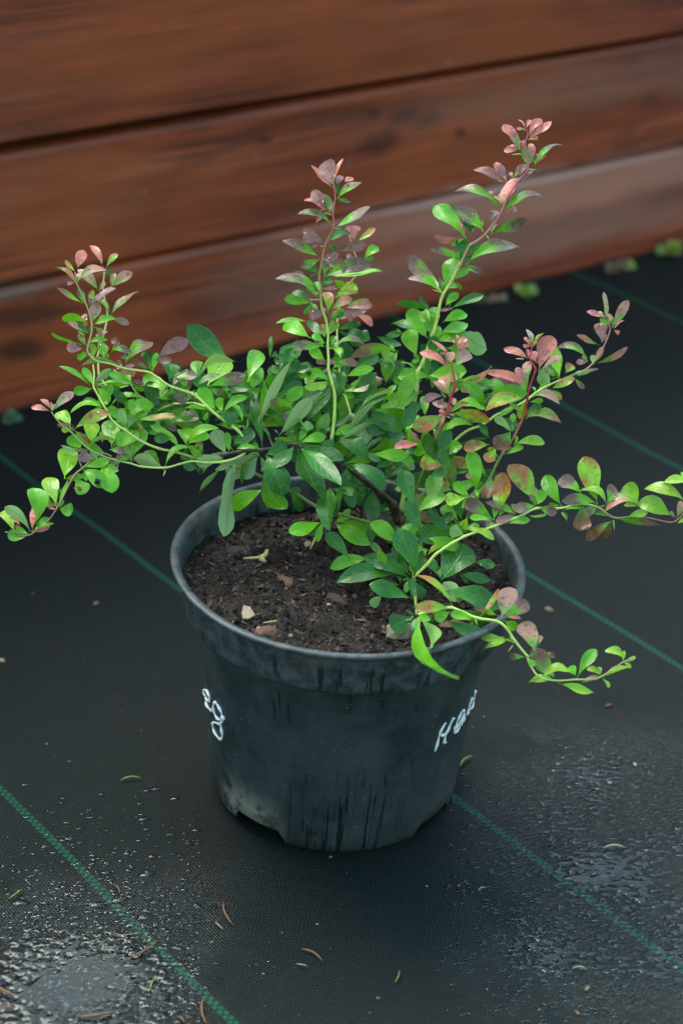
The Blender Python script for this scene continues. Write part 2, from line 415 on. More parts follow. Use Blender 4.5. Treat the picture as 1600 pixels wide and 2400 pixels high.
for key, (ox, oy) in (('ed', (380, 1480)), ('nel', (900, 1500))):
    mb = MB()
    for s_ in strokes[key]:
        pp = catmull([(x*.2126+ox, y*.2126+oy) for x, y in s_], 5)
        P = [h_ for h_ in (pot_hit(*p_) for p_ in pp) if h_]
        if len(P) < 2: continue
        rr = [.0009*(1+.35*math.sin(i*.9+len(P)))*(1.25 if i < 4 else 1) for i in range(len(P))]
        V, F = tube(P, rr, 6); mb.add(V, F)
    obj('handwriting', mesh('handwriting', mb.v, mb.f, MWH), POT)

# ------------------------------------------------------------------ soil
def mat_soil(name, a, b_, sc1=420):
    mt, t, b = mat(name, a, .85); q = N(t)
    tc = q.n('ShaderNodeTexCoord').outputs['Object']
    n1 = q.noise(tc, sc1, 5, .7); n2 = q.noise(tc, 40, 4, .6)
    c = q.mix(q.ramp(n1, .35, .75), (*a, 1), (*b_, 1)); c = q.mix(q.ramp(n2, .58, .8, 0, .4), c, (.045, .022, .015, 1))
    w_ = q.ramp(q.noise(tc, 700, 1, .5), .72, .76)
    c = q.mix(q.math('MULTIPLY', w_, .8), c, (.4, .38, .33, 1))
    q.set(b, 'Base Color', c); q.set(b, 'Roughness', q.ramp(n2, .3, .7, .55, .9)); b.inputs['Specular IOR Level'].default_value = .22
    q.set(b, 'Normal', q.bump(n1, .7, .0015)); return mt
def grit_mat(name, c, rough=.7):
    mt, t, b = mat(name, c, rough); q = N(t); tc = q.n('ShaderNodeTexCoord').outputs['Object']
    n_ = q.noise(tc, 300, 4, .6)
    q.set(b, 'Base Color', q.mix(n_, (c[0]*.5, c[1]*.5, c[2]*.5, 1), (c[0]*1.4, c[1]*1.4, c[2]*1.4, 1)))
    q.set(b, 'Normal', q.bump(n_, .5, .001)); return mt
MBK0 = grit_mat('bark_fibre', (.14, .055, .028)); MDK0 = grit_mat('dark_fibre', (.05, .022, .013))
MS = mat_soil('wet_soil', (.006, .0036, .0026), (.040, .022, .013))
def soil_z(x, y):
    r = math.hypot(x, y)
    z = .1655 - .008*max(0, min(1, (-x*.4+y*.9)/.1))
    z += noise.fractal(Vector((x*26, y*26, 2)), 1.0, 2.0, 4)*.0035 + noise.noise(Vector((x*90, y*90, 5)))*.0030
    z += .004*math.exp(-((x-.035)**2+(y-.03)**2)/.0006)
    if r > .096: z -= (r-.096)*.15
    return z
def build_soil():
    V, F = [], []; nr, na = 64, 200
    for i in range(nr+1):
        r = .1085*(i/nr)
        for k in range(na):
            a = 2*math.pi*k/na; x, y = r*math.sin(a), -r*math.cos(a)
            z = soil_z(x, y) + noise.noise(Vector((x*300, y*300, 9)))*.0019 + noise.noise(Vector((x*800, y*800, 3)))*.0006
            V.append((x, y, z))
    for i in range(nr):
        for k in range(na):
            k2 = (k+1) % na; F.append((i*na+k, i*na+k2, (i+1)*na+k2, (i+1)*na+k))
    mb = MB(); mb.add(V, F)
    # crumbs
    octv = [(1, 0, 0), (-1, 0, 0), (0, 1, 0), (0, -1, 0), (0, 0, 1), (0, 0, -1)]
    octf = [(0, 2, 4), (2, 1, 4), (1, 3, 4), (3, 0, 4), (2, 0, 5), (1, 2, 5), (3, 1, 5), (0, 3, 5)]
    for i in range(3600):
        r = .106*math.sqrt(random.random()); a = random.random()*6.283; x, y = r*math.sin(a), -r*math.cos(a)
        s = random.choice((.0004, .0006, .0008, .0008, .0011, .0014, .0022))*random.uniform(.7, 1.2)
        z = soil_z(x, y)+s*.3; ro = random.random()*3
        vv = []
        for (p, q_, u_) in octv:
            k = random.uniform(.6, 1.2)*s; p2 = p*math.cos(ro)-q_*math.sin(ro); q2 = p*math.sin(ro)+q_*math.cos(ro)
            vv.append((x+p2*k, y+q2*k, z+u_*k*.8))
        mb.add(vv, octf)
    nsoil = len(mb.f)
    for i in range(420):
        r = .104*math.sqrt(random.random()); a = random.random()*6.283; x, y = r*math.sin(a), -r*math.cos(a)
        L = random.choice((.0015, .002, .003, .0045)); wd = L*random.uniform(.12, .5); ro = random.random()*3; z = soil_z(x, y)+.0009; tl = random.uniform(-.3, .3)
        mb.add([(x+(p*L*math.cos(ro)-q_*wd*math.sin(ro)), y+(p*L*math.sin(ro)+q_*wd*math.cos(ro)), z+p*L*tl+u_*wd*.5) for (p, q_, u_) in octv], octf)
    me = mesh('soil', mb.v, mb.f, [MS, MBK0, MDK0]); nf = len(F)
    me.polygons.foreach_set('material_index', [0 if i < nsoil else (1 if ((i-nsoil)//8) % 3 == 0 else 2) for i in range(len(me.polygons))]); me.polygons.foreach_set('use_smooth', [i < nf for i in range(len(me.polygons))])
    so = obj('soil', me); so.rotation_euler = POT.rotation_euler
    tag(so, 'dark wet crumbly potting soil filling the black pot', 'soil', kind='stuff')
build_soil()

def grit_mat(name, c, rough=.7):
    mt, t, b = mat(name, c, rough); q = N(t); tc = q.n('ShaderNodeTexCoord').outputs['Object']
    n_ = q.noise(tc, 300, 4, .6)
    q.set(b, 'Base Color', q.mix(n_, (c[0]*.5, c[1]*.5, c[2]*.5, 1), (c[0]*1.4, c[1]*1.4, c[2]*1.4, 1)))
    q.set(b, 'Normal', q.bump(n_, .5, .001)); return mt
MBK = grit_mat('bark_brown', (.12, .045, .022)); MPALE = grit_mat('pale_flake', (.42, .28, .17)); MYEL = grit_mat('straw', (.55, .42, .16))
MSTO = grit_mat('tan_stone', (.20, .15, .09)); MDK = grit_mat('dark_bark', (.035, .012, .008))
def lump(name, P, size, mt, label, cat, group=None, flat=.4, rot=0, seed=0):
    rnd = random.Random(seed); bm = bmesh.new(); bmesh.ops.create_icosphere(bm, subdivisions=2, radius=1)
    cr, sr = math.cos(rot), math.sin(rot)
    for v in bm.verts:
        k = 1 + .35*noise.noise(v.co*1.3 + Vector((seed*3.1, 0, 0)))
        x, y, z = v.co.x*size[0]*k, v.co.y*size[1]*k, v.co.z*size[0]*flat*k
        v.co = Vector((x*cr-y*sr, x*sr+y*cr, z))
    me = bpy.data.meshes.new(name); bm.to_mesh(me); bm.free(); me.materials.append(mt)
    o = obj(name, me, None, P); tag(o, label, cat, group); return o
def soil_pt(px, py, dz=.0):
    p = at_z(px, py, .163)
    for _ in range(4):
        l = PM.inverted() @ p; p = at_z(px, py, (PM @ Vector((l.x, l.y, soil_z(l.x, l.y)))).z + dz)
    return p
chips = [(628,1480,.0085,.0052,MBK,'flat rusty brown bark chip nearest the front left rim on the soil',.5),
 (668,1362,.0075,.005,MBK,'rusty bark chip in the middle of the bare soil',-.7),
 (790,1405,.009,.004,MDK,'long dark red bark chip on the soil beside the low leaf cluster',-.8),
 (556,1290,.008,.0055,MDK,'purplish brown bark piece on the soil behind the straw twig',.3),
 (440,1275,.009,.006,MBK,'reddish bark piece against the left inner wall of the pot',1.2),
 (1060,1465,.008,.005,MBK,'brown bark crumb at the front right rim behind the leaves',.2)]
for i, (x, y, a, b_, mt_, lb, ro) in enumerate(chips):
    lump('bark_chip', soil_pt(x, y, .001), (a, b_), mt_, lb, 'bark chip', 'bark chips on the soil', .28, ro, i)
lump('stone', soil_pt(942, 1482, .003), (.011, .008), MSTO, 'tan stone half under the lowest leaves at the front of the pot', 'stone', None, .6, .3, 21)
for i, (x, y, s) in enumerate([(720,1276,.0028), (606,1474,.0018), (770,1418,.0014), (681,1490,.0016), (669,1416,.0012)]):
    lump('pebble', soil_pt(x, y, .001), (s, s*.8), MPALE if i != 4 else MSTO,
         ['largest cream pebble, at the back of the bare soil', 'small cream pebble beside the front rim chip', 'tiny pale pebble near the low leaf cluster',
          'tiny cream pebble right of the front rim chip', 'tiny tan pebble in the middle of the front soil'][i], 'pebble', 'pale pebbles on the soil', .8, 0, i+40)
# pale flake and straw twig
def flake(name, pts, thick, mt, P, label, cat):
    top = [Vector((*p, 0)) if len(p) == 2 else Vector(p) for p in pts]; n = len(top)
    V = [t_ + Vector((0, 0, thick)) for t_ in top] + top; F = [tuple(range(n)), tuple(range(2*n-1, n-1, -1))] + [(i, i+n, (i+1) % n+n, (i+1) % n) for i in range(n)]
    o = obj(name, mesh(name, V, F, mt, False), None, P); return tag(o, label, cat)
flake('wood_flake', [(-.002, -.0045, .001), (.0015, -.003, 0), (.0055, .0, .001), (.002, .0045, .004), (-.002, .005, .0045), (-.003, .001, .002)], .0012, MPALE, soil_pt(577, 1447, .001), 'cream pointed wood flake lying at the front left of the soil', 'wood flake')
p = soil_pt(600, 1307, .003); a_ = soil_pt(572, 1309, .002); b2 = soil_pt(622, 1300, .004); c2 = soil_pt(622, 1318, .002)
mb = MB(); V, F = tube([a_-p, (0, 0, 0), soil_pt(612, 1306, .003)-p], [.0007, .0009, .0013], 6); mb.add(V, F)
V, F = tube([soil_pt(610, 1307, .003)-p, (b2-p)*1.0, soil_pt(626, 1290, .005)-p], [.0018, .0016, .0012], 6); mb.add(V, F)
V, F = tube([soil_pt(610, 1307, .003)-p, c2-p], [.0022, .0012], 6); mb.add(V, F)
o = obj('twig', mesh('twig', mb.v, mb.f, MYEL), None, p); tag(o, 'forked yellow straw twig lying on the soil', 'twig')
p = soil_pt(633, 1458, .002); V, F = tube([soil_pt(617, 1460, .002)-p, soil_pt(649, 1455, .002)-p], [.0004, .0005], 5)
o = obj('straw_piece', mesh('straw_piece', V, F, MYEL), None, p); tag(o, 'short pale straw on the soil above the front rim chip', 'straw')
p = soil_pt(735, 1270, .004); V, F = tube([soil_pt(727, 1287, .002)-p, (0, 0, 0), soil_pt(752, 1235, .012)-p], [.0006, .0009, .0009], 5)
o = obj('straw_piece', mesh('straw_piece', V, F, MYEL), None, p); tag(o, 'bent yellow straw sticking up at the back of the soil', 'straw')

# ------------------------------------------------------------------ shrub
def mat_leaf():
    mt, t, b = mat('leaf', (.1, .3, .05), .3); q = N(t)
    at = q.n('ShaderNodeAttribute', attribute_name='tint').outputs['Color']
    uv = q.n('ShaderNodeUVMap', uv_map='UVMap').outputs[0]; sp = q.n('ShaderNodeSeparateXYZ', {0: uv})
    tc = q.n('ShaderNodeTexCoord').outputs['Object']
    U_, V_ = sp.outputs[0], sp.outputs[1]
    av = q.math('ABSOLUTE', V_)
    mid = q.ramp(av, .10, .02)
    side = q.math('FRACT', q.math('SUBTRACT', q.math('MULTIPLY', U_, 7.0), q.math('MULTIPLY', av, 2.2)))
    vein = q.math('MULTIPLY', q.ramp(q.math('ABSOLUTE', q.math('SUBTRACT', side, .5)), .10, .02), q.ramp(av, 1.0, .6))
    n1 = q.noise(tc, 160, 4, .6); n2 = q.noise(tc, 620, 3, .55)
    c = q.mix(q.ramp(n1, .3, .7, 0, .35), at, q.mix(.55, at, (.02, .10, .01, 1)))
    c = q.mix(q.math('MULTIPLY', mid, .35), c, q.mix(.5, at, (.30, .42, .12, 1)))
    c = q.mix(q.math('MULTIPLY', vein, .26), c, (.25, .36, .12, 1))
    edge = q.ramp(av, .90, 1.0); c = q.mix(q.math('MULTIPLY', edge, .30), c, (.34, .30, .16, 1))
    # pale powdery residue of dried drops
    res = q.ramp(q.noise(tc, 260, 3, .6), .60, .72); c = q.mix(q.math('MULTIPLY', res, .08), c, (.45, .50, .45, 1))
    sc_ = q.n('ShaderNodeSeparateColor', {0: at}); red = q.math('MULTIPLY', q.math('SUBTRACT', sc_.outputs[0], q.math('MULTIPLY', sc_.outputs[1], .45)), 8.0, clamp=True)
    fr = q.math('MULTIPLY', q.ramp(q.noise(tc, 330, 3, .6), .54, .66), red)
    c = q.mix(q.math('MULTIPLY', fr, .55), c, (.13, .035, .025, 1))
    lm = q.ramp(q.noise(tc, 210, 4, .65), .50, .68); c = q.mix(q.math('MULTIPLY', lm, .35), c, q.mix(.5, at, (.22, .40, .10, 1)))
    bf = q.n('ShaderNodeNewGeometry').outputs['Backfacing']
    under = q.mix(.6, at, (.30, .44, .17, 1)); under = q.mix(q.math('MULTIPLY', mid, .5), under, (.10, .17, .07, 1))
    c = q.mix(bf, c, under)
    q.set(b, 'Base Color', c)
    wet = q.ramp(q.noise(tc, 95, 3, .55), .42, .52)
    ro = q.n('ShaderNodeMapRange', {0: wet, 1: 0, 2: 1, 3: .40, 4: .13}).outputs[0]
    ro = q.math('ADD', ro, q.math('MULTIPLY', bf, .3), clamp=True)
    q.set(b, 'Roughness', ro); b.inputs['Specular IOR Level'].default_value = .45
    hgt = q.math('SUBTRACT', q.math('MULTIPLY', n2, .5), q.math('ADD', q.math('MULTIPLY', mid, .6), q.math('MULTIPLY', vein, .25)))
    q.set(b, 'Normal', q.bump(q.math('ADD', hgt, q.math('MULTIPLY', n1, 1.2)), .35, .0007))
    tr = q.n('ShaderNodeBsdfTranslucent'); q.set(tr, 'Color', q.mix(.5, c, (.35, .5, .05, 1), 'MULTIPLY'))
    tr2 = q.mix(.35, c, at); q.set(tr, 'Color', tr2)
    mx = q.n('ShaderNodeMixShader', {0: .28}); t.links.new(b.outputs[0], mx.inputs[1]); t.links.new(tr.outputs[0], mx.inputs[2])
    t.links.new(mx.outputs[0], t.nodes['Material Output'].inputs[0])
    return mt
ML = mat_leaf()
def mat_stem():
    mt, t, b = mat('stem', (.2, .3, .05), .4); q = N(t)
    at = q.n('ShaderNodeAttribute', attribute_name='tint').outputs['Color']; tc = q.n('ShaderNodeTexCoord').outputs['Object']
    n_ = q.noise(q.mapping(tc, scale=(1, 1, .4)), 400, 4, .6)
    q.set(b, 'Base Color', q.mix(q.ramp(n_, .45, .75, 0, .3), at, q.mix(.5, at, (.16, .14, .05, 1))))
    q.set(b, 'Normal', q.bump(n_, .4, .0006)); return mt
MST = mat_stem()

# colours: (base, tip, where the change sits, blotchiness)
PAL = {
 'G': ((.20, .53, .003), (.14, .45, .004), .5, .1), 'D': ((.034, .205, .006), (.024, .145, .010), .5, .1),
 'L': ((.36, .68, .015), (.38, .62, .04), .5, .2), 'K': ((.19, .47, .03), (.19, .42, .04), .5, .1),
 'U': ((.32, .46, .17), (.34, .46, .19), .5, .1), 'P': ((.18, .17, .08), (.40, .150, .150), .22, .25),
 'V': ((.16, .48, .006), (.23, .110, .095), .52, .25), 'Q': ((.22, .38, .05), (.62, .27, .20), .42, .25),
 'R': ((.70, .22, .15), (.82, .22, .19), .3, .1), 'O': ((.26, .50, .02), (.48, .17, .05), .62, .5),
 'B': ((.10, .30, .01), (.20, .045, .015), .40, .2), 'T': ((.40, .36, .16), (.52, .42, .28), .5, .1)}
def lerp(a, b, t): return tuple(x*(1-t)+y*t for x, y in zip(a, b))
TS = [0, .09, .22, .36, .5, .63, .75, .86, .945, 1.0]
def make_leaf(B, T, wa, code, bend, rnd, under=False, narrow=False):
    """B, T world points of base and tip, wa = apparent half width in metres."""
    ax = T-B; L = ax.length; a = ax/L
    view = ((B+T)*.5-CAM_POS).normalized()
    side = view.cross(a).normalized()            # in the picture plane, right-hand side of the axis seen from the camera
    toC = a.cross(side).normalized()
    if toC.dot(view) > 0: toC = -toC
    # roll about the axis so that the upper face looks more to the sky
    ratio = 2*wa/L
    mag = rnd.uniform(.05, .5) if ratio > .32 else rnd.uniform(.5, .95)
    if ratio < .2: mag = rnd.uniform(.85, 1.1)
    s1 = side*math.cos(mag) + toC*math.sin(mag); n1 = side*-math.sin(mag) + toC*math.cos(mag)
    s2 = side*math.cos(mag) - toC*math.sin(mag); n2 = side*math.sin(mag) + toC*math.cos(mag)
    up_better = n1.z > n2.z
    if rnd.random() < .12: up_better = not up_better
    if under: up_better = not up_better
    S, Nn = (s1, n1) if up_better else (s2, n2)
    if under: Nn_top = -Nn
    else: Nn_top = Nn
    hw = .97*wa/math.cos(mag); hw = min(hw, L*.5)
    lift = side*(-bend)                          # + bend = left of travel as seen
    curl = rnd.uniform(-.09, .17)*L; fold = rnd.uniform(.10, .42); p1 = rnd.uniform(.72, 1.0); p2 = rnd.uniform(2.4, 4.0)
    if ratio < .3: p1 = rnd.uniform(.65, .85); p2 = 2.2
    wav = rnd.uniform(0, .20); ph = rnd.random()*6
    ex = rnd.uniform(.66, .95) if ratio < .5 else rnd.uniform(.52, .66)
    mx = max((s**p1*max(0, 1-s**p2)**ex) for s in [i/60 for i in range(61)])
    twist = rnd.uniform(-.7, .7)
    V, UVs, C = [], [], []
    base, tip, pos, bl = PAL[code]; jit = rnd.uniform(.8, 1.22); hj = rnd.uniform(-.12, .12)
    sd_ = rnd.random()*90
    nv = 5
    for t in TS:
        c = B + ax*t + lift*(4*t*(1-t)) + Nn_top*(curl*4*t*(1-t)) - Nn_top*(curl*.6*t*t)
        if t <= .09: wt = .055
        else:
            s = (t-.09)/.91; wt = max(.055, s**p1*max(0, 1-s**p2)**ex/mx)
        if t == 1: wt = .012
        for k in range(nv):
            u = -1 + 2*k/(nv-1)
            S_t = S*math.cos(twist*(t-.5)) + Nn_top*math.sin(twist*(t-.5)); asym = 1+.10*math.sin(ph+u*2.2+t*4)
            off = S_t*(u*hw*wt*asym) + Nn_top*(fold*hw*abs(u)*wt*.8 + wav*hw*math.sin(t*9+ph+u)*abs(u))
            V.append(c+off - B); UVs.append((t, u))
            f = (t-pos)/.28 + noise.noise(Vector((t*3.2+sd_, u*1.2, sd_)))*bl*6 + .5
            f = max(0, min(1, f)); col = lerp(base, tip, f*f*(3-2*f))
            k2 = jit*(1+.12*noise.noise(Vector((t*5, u*2, sd_+3)))); C.append((col[0]*k2*(1+hj), col[1]*k2, col[2]*k2*(1-hj), 1))
    F = []
    # winding so that the geometric normal is Nn_top
    for i in range(len(TS)-1):
        for k in range(nv-1):
            q_ = (i*nv+k, i*nv+k+1, (i+1)*nv+k+1, (i+1)*nv+k); F.append(q_)
    e1 = S; e2 = a
    if e1.cross(e2).dot(Nn_top) < 0: F = [f[::-1] for f in F]
    return V, F, UVs, C, hw, S, Nn_top
def leaf_mesh(V, F, UVs, C, name='leaf'):
    me = bpy.data.meshes.new(name); me.from_pydata([tuple(v) for v in V], [], F)
    me.materials.append(ML); me.polygons.foreach_set('use_smooth', [True]*len(F))
    ca = me.color_attributes.new('tint', 'FLOAT_COLOR', 'POINT'); ca.data.foreach_set('color', [x for c in C for x in c])
    ul = me.uv_layers.new(name='UVMap'); vi = [0]*len(me.loops); me.loops.foreach_get('vertex_index', vi)
    ul.data.foreach_set('uv', [x for i in vi for x in UVs[i]]); me.update(); return me

# stems: name -> (list of (px, py, dep, radius mm), colour stops)
YG, PK, RD, OL, WD_, BR = (.66, .80, .17), (.50, .16, .15), (.46, .015, .035), (.24, .26, .06), (.035, .022, .015), (.30, .16, .09)
def T_(ox, oy, s, pts): return [(ox+x*s, oy+y*s) for x, y in pts]
STEMS = {}
def stem(name, pts, deps, rads, cols, parent=None):
    n = len(pts)
    def interp(a, t):
        k = t*(len(a)-1); i = min(int(k), len(a)-2) if len(a) > 1 else 0
        if len(a) == 1: return a[0]
        f = k-i
        if isinstance(a[0], tuple): return lerp(a[i], a[i+1], f)
        return a[i]*(1-f)+a[i+1]*f
    cum = [0]
    for i in range(1, n): cum.append(cum[-1]+math.hypot(pts[i][0]-pts[i-1][0], pts[i][1]-pts[i-1][1]))
    P = [(p_[0], p_[1], interp(deps, c_/cum[-1]), interp(rads, c_/cum[-1])) for p_, c_ in zip(pts, cum)]
    STEMS[name] = (P, cols, interp)
A = T_(60, 540, 320/1568, [(570,480),(590,600),(700,860),(765,1110),(715,1310),(720,1400),(800,1490)]) + T_(260, 740, 300/1568, [(0,590),(130,640),(300,660),(480,700),(690,840),(830,900),(1030,970),(1200,1130),(1350,1250),(1568,1420)]) + [(580, 1043), (600, 1056)]
stem('trunk', [(799,1089),(845,1120),(887,1152),(920,1182),(932,1215),(940,1245)], [.03,.04,.05,.06,.068,.072], [1.8,2.4,3.0,3.6,4.0,4.5], [WD_, WD_])
stem('W', [(517,1067),(560,1058),(610,1055),(650,1050),(690,1040),(745,1062),(799,1089)], [.015,.015,.02,.02,.02,.03], [1.3,1.5,1.6,1.8], [WD_, WD_])
stem('A', A, [0,0,.0,.005,.01,.015,.018,.02], [.5,.75,.9,1.05,1.2,1.3], [(.42,.30,.12), (.40,.42,.14), YG, YG, YG])
stem('A2', T_(60, 540, 320/1568, [(905,480),(890,650),(905,800),(940,960),(920,1110),(870,1290),(830,1440),(830,1500)]) + [(233, 880), (250, 905)], [.028,.025,.02,.01], [.7,1.0], [(.42,.42,.14), YG])
stem('A3', T_(40, 820, 300/1568, [(930,180),(940,300),(940,440),(960,500),(1080,710),(1180,880),(1330,990)]) + [(330,1033),(373,1051),(408,1058),(459,1073),(530,1089),(590,1107),(640,1130),(690,1155),(752,1193),(850,1222),(935,1238)], [-.005,-.005,0,.01,.03,.045,.06,.068], [.7,1.0,1.2,1.4,1.7,1.8], [YG, YG, (.28,.33,.06), OL])
stem('A4', T_(40, 820, 300/1568, [(420,760),(510,880),(670,1020),(850,1190),(1050,1300),(1280,1370)]) + T_(280, 980, 280/1568, [(150,590),(300,635),(600,650),(800,600),(960,565)]) + [(490,1085),(540,1078),(575,1062)], [-.02,-.018,-.01,-.005,.01,.018], [.5,.7,.85,.95,1.1], [(.35,.38,.10), YG])
stem('A5', T_(0, 1040, 300/1568, [(190,1080),(230,1110),(290,1130),(350,1125),(400,1100),(570,960),(720,760),(900,410),(1020,290),(1230,120)]) + [(262, 1070)], [-.03,-.03,-.028,-.02,-.01], [.5,.6,.8,.9], [BR, BR, (.30,.22,.09), OL])
stem('A7', T_(260, 740, 300/1568, [(30,660),(120,720),(200,780),(330,960),(480,1040),(620,1060),(790,1075),(1000,1070),(1180,1130),(1260,1200)]), [.035,.04,.045,.04,.03,.018], [.6,.9,.9], [YG, YG])
stem('A8', T_(260, 740, 300/1568, [(540,1190),(640,1130),(790,1078)]), [.05,.042], [.8,.8], [OL, YG])
stem('K', [(565,900),(585,925),(600,960),(620,1000),(640,1048)], [.085,.07,.05,.03], [.8,1.2], [OL, WD_])
stem('C', T_(640, 340, 320/1568, [(690,430),(706,480),(715,620),(690,760),(690,940),(640,1060),(590,1170),(560,1320)]) + T_(640, 620, 300/1568, [(560,160),(582,290),(580,430),(600,560),(650,680),(668,850),(670,1000),(680,1180)]) + T_(740, 820, 280/1568, [(170,260),(215,450),(245,600),(238,900),(205,1150)]) + [(775,1040),(775,1062),(785,1080)], [-.025,-.02,-.01,0,.005,.01,.02,.03], [.55,.8,.95,1.1,1.3,1.5], [(.66,.11,.12), (.62,.14,.13), (.44,.38,.10), YG, YG, (.34,.46,.14)])
stem('C2', [(818,552),(829,590),(835,607),(836,640),(822,660),(806,680),(795,720),(790,760),(792,830),(796,872),(806,915),(822,975),(829,1040),(835,1090),(850,1125)], [.075,.07,.065,.06,.05,.045], [.7,.9,1.0,1.2], [(.55,.22,.16), (.50,.30,.12), YG, YG])
stem('D', T_(960, 260, 380/1568, [(1130,180),(1140,230),(1115,330),(1140,540),(1040,680),(950,830),(870,1000),(790,1110),(720,1200),(640,1265),(580,1300),(530,1400),(480,1500)]) + T_(900, 580, 280/1568, [(1000,200),(880,440),(770,620),(720,800),(700,920),(640,1130),(600,1240)]) + T_(740, 820, 280/1568, [(1400,180),(1340,290),(1320,500),(1270,800),(1215,1030)]) + [(955,1060),(950,1130),(938,1200)], [.0,0,.01,.02,.03,.045,.055,.065,.07], [.6,.9,1.1,1.4,1.7,1.9,2.0], [(.46,.07,.10), (.62,.16,.16), (.50,.30,.14), YG, YG, YG])
stem('E', T_(940, 840, 280/1568, [(705,-5),(660,60),(680,190),(705,350),(650,520),(600,700),(540,870),(470,1020),(400,1180)]) + [(1003,1070),(985,1120),(965,1170),(940,1225)], [0,0,.005,.01,.02,.03,.05,.065], [.6,1.1,1.2,1.3,1.3,1.2], [(.55,.04,.05), RD, RD, (.36,.12,.03), OL, OL, OL])
stem('F', T_(1160, 660, 340/1568, [(400,690),(385,760),(380,830),(430,930),(435,970),(370,1150),(345,1300),(310,1450)]) + T_(940, 840, 280/1568, [(1568,850),(1490,1000),(1420,1120),(1340,1230),(1240,1400)]) + [(1150,1117),(1120,1165),(1098,1205),(1080,1245),(1030,1275),(965,1262),(940,1240)], [-.01,-.01,0,.0,.005,.01,.03,.05,.07], [.6,1.0,1.1,1.2,1.2,1.3], [(.55,.05,.05), RD, (.42,.05,.03), OL, OL, OL])
stem('G', T_(1160, 660, 340/1568, [(1205,400),(1225,470),(1240,540),(1160,730),(1060,880),(950,970),(830,1010),(700,1070),(560,1130),(440,1200),(330,1290),(170,1370)]) + T_(940, 840, 280/1568, [(1250,740),(1060,870),(900,930),(780,1010),(690,1100)]) + [(1045,1070),(1010,1130),(975,1180),(945,1235)], [.06,.06,.055,.05,.05,.055,.06,.07], [.5,.8,1.0,1.1,1.2,1.3], [(.50,.16,.15), (.50,.20,.14), (.32,.34,.10), YG, YG, YG, OL])
stem('X', [(976,1441),(972,1395),(969,1353),(962,1310),(952,1270),(942,1240)], [-.05,-.03,-.01,.01,.04,.07], [1.2,1.5,1.8], [OL, WD_])
stem('H', T_(1280, 1040, 320/1568, [(1640,730),(1568,810),(1500,880),(1420,900),(1200,860),(1000,840),(780,850),(600,730),(400,690),(150,745)]) + T_(1020, 1060, 280/1568, [(1330,735),(1130,830),(960,900),(780,970),(580,1030),(380,1100),(200,1200),(0,1340)]) + [(1000,1325),(969,1353)], [.0,0,0,-.005,-.01,-.015,-.02,-.015,-.01], [.6,.8,.9,1.0,1.2,1.3], [(.50,.14,.12), (.42,.18,.12), YG, YG, YG])
stem('T', T_(1180, 1400, 320/1568, [(1510,690),(1370,750),(1130,910),(1000,940),(820,945),(600,960),(410,910),(310,790),(260,660)]) + T_(960, 1320, 300/1568, [(1440,1150),(1300,970),(1180,800),(1060,710),(820,670),(650,600),(510,545),(380,560),(230,600),(100,630)]), [-.045,-.045,-.05,-.055,-.055,-.05], [.5,.7,.9,1.1,1.2,1.2], [(.38,.30,.12), YG, YG, YG])
stem('L2', [(752,1240),(785,1205),(830,1215),(880,1232),(935,1242)], [.02,.03,.05,.07], [1.2,1.5], [OL, OL])
SHRUB = empty('barberry_shrub', at_dep(940, 1235, STEMS['trunk'][0][-1][2]))
tag(SHRUB, 'spreading barberry shrub with green and purple pink leaves growing in the black pot', 'shrub')
SB = SHRUB.location.copy()
BR_OBJ = {}
for nm, (P, cols, interp) in STEMS.items():
    rz_ = random.Random(len(P)*7+ord(nm[0])); P = [(a+rz_.uniform(-.9, .9)*(0 < i < len(P)-1), b+rz_.uniform(-.9, .9)*(0 < i < len(P)-1), c, d) for i, (a, b, c, d) in enumerate(P)]
    S_ = catmull(P, 5); W3 = [at_dep(s[0], s[1], s[2]) for s in S_]
    n_ = len(S_)
    # small swellings at nodes
    R_ = [max(.0003, .74*s[3]/1000*(1.0+.28*(i % 5 == 0)*(0 < i < n_-1))) for i, s in enumerate(S_)]
    B0 = W3[0].copy(); V, F = tube([w_-B0 for w_ in W3], R_, 8)
    me = mesh('branch', V, F, MST)
    ca = me.color_attributes.new('tint', 'FLOAT_COLOR', 'POINT'); dat = []
    for i in range(n_):
        c = interp(cols, i/(n_-1))
        if i % 5 == 0: c = lerp(c, (.30, .14, .06), .30)
        dat += [*c, 1]*8
    ca.data.foreach_set('color', dat)
    o = obj('trunk' if nm == 'trunk' else 'branch', me, SHRUB, B0-SB); BR_OBJ[nm] = (o, B0)

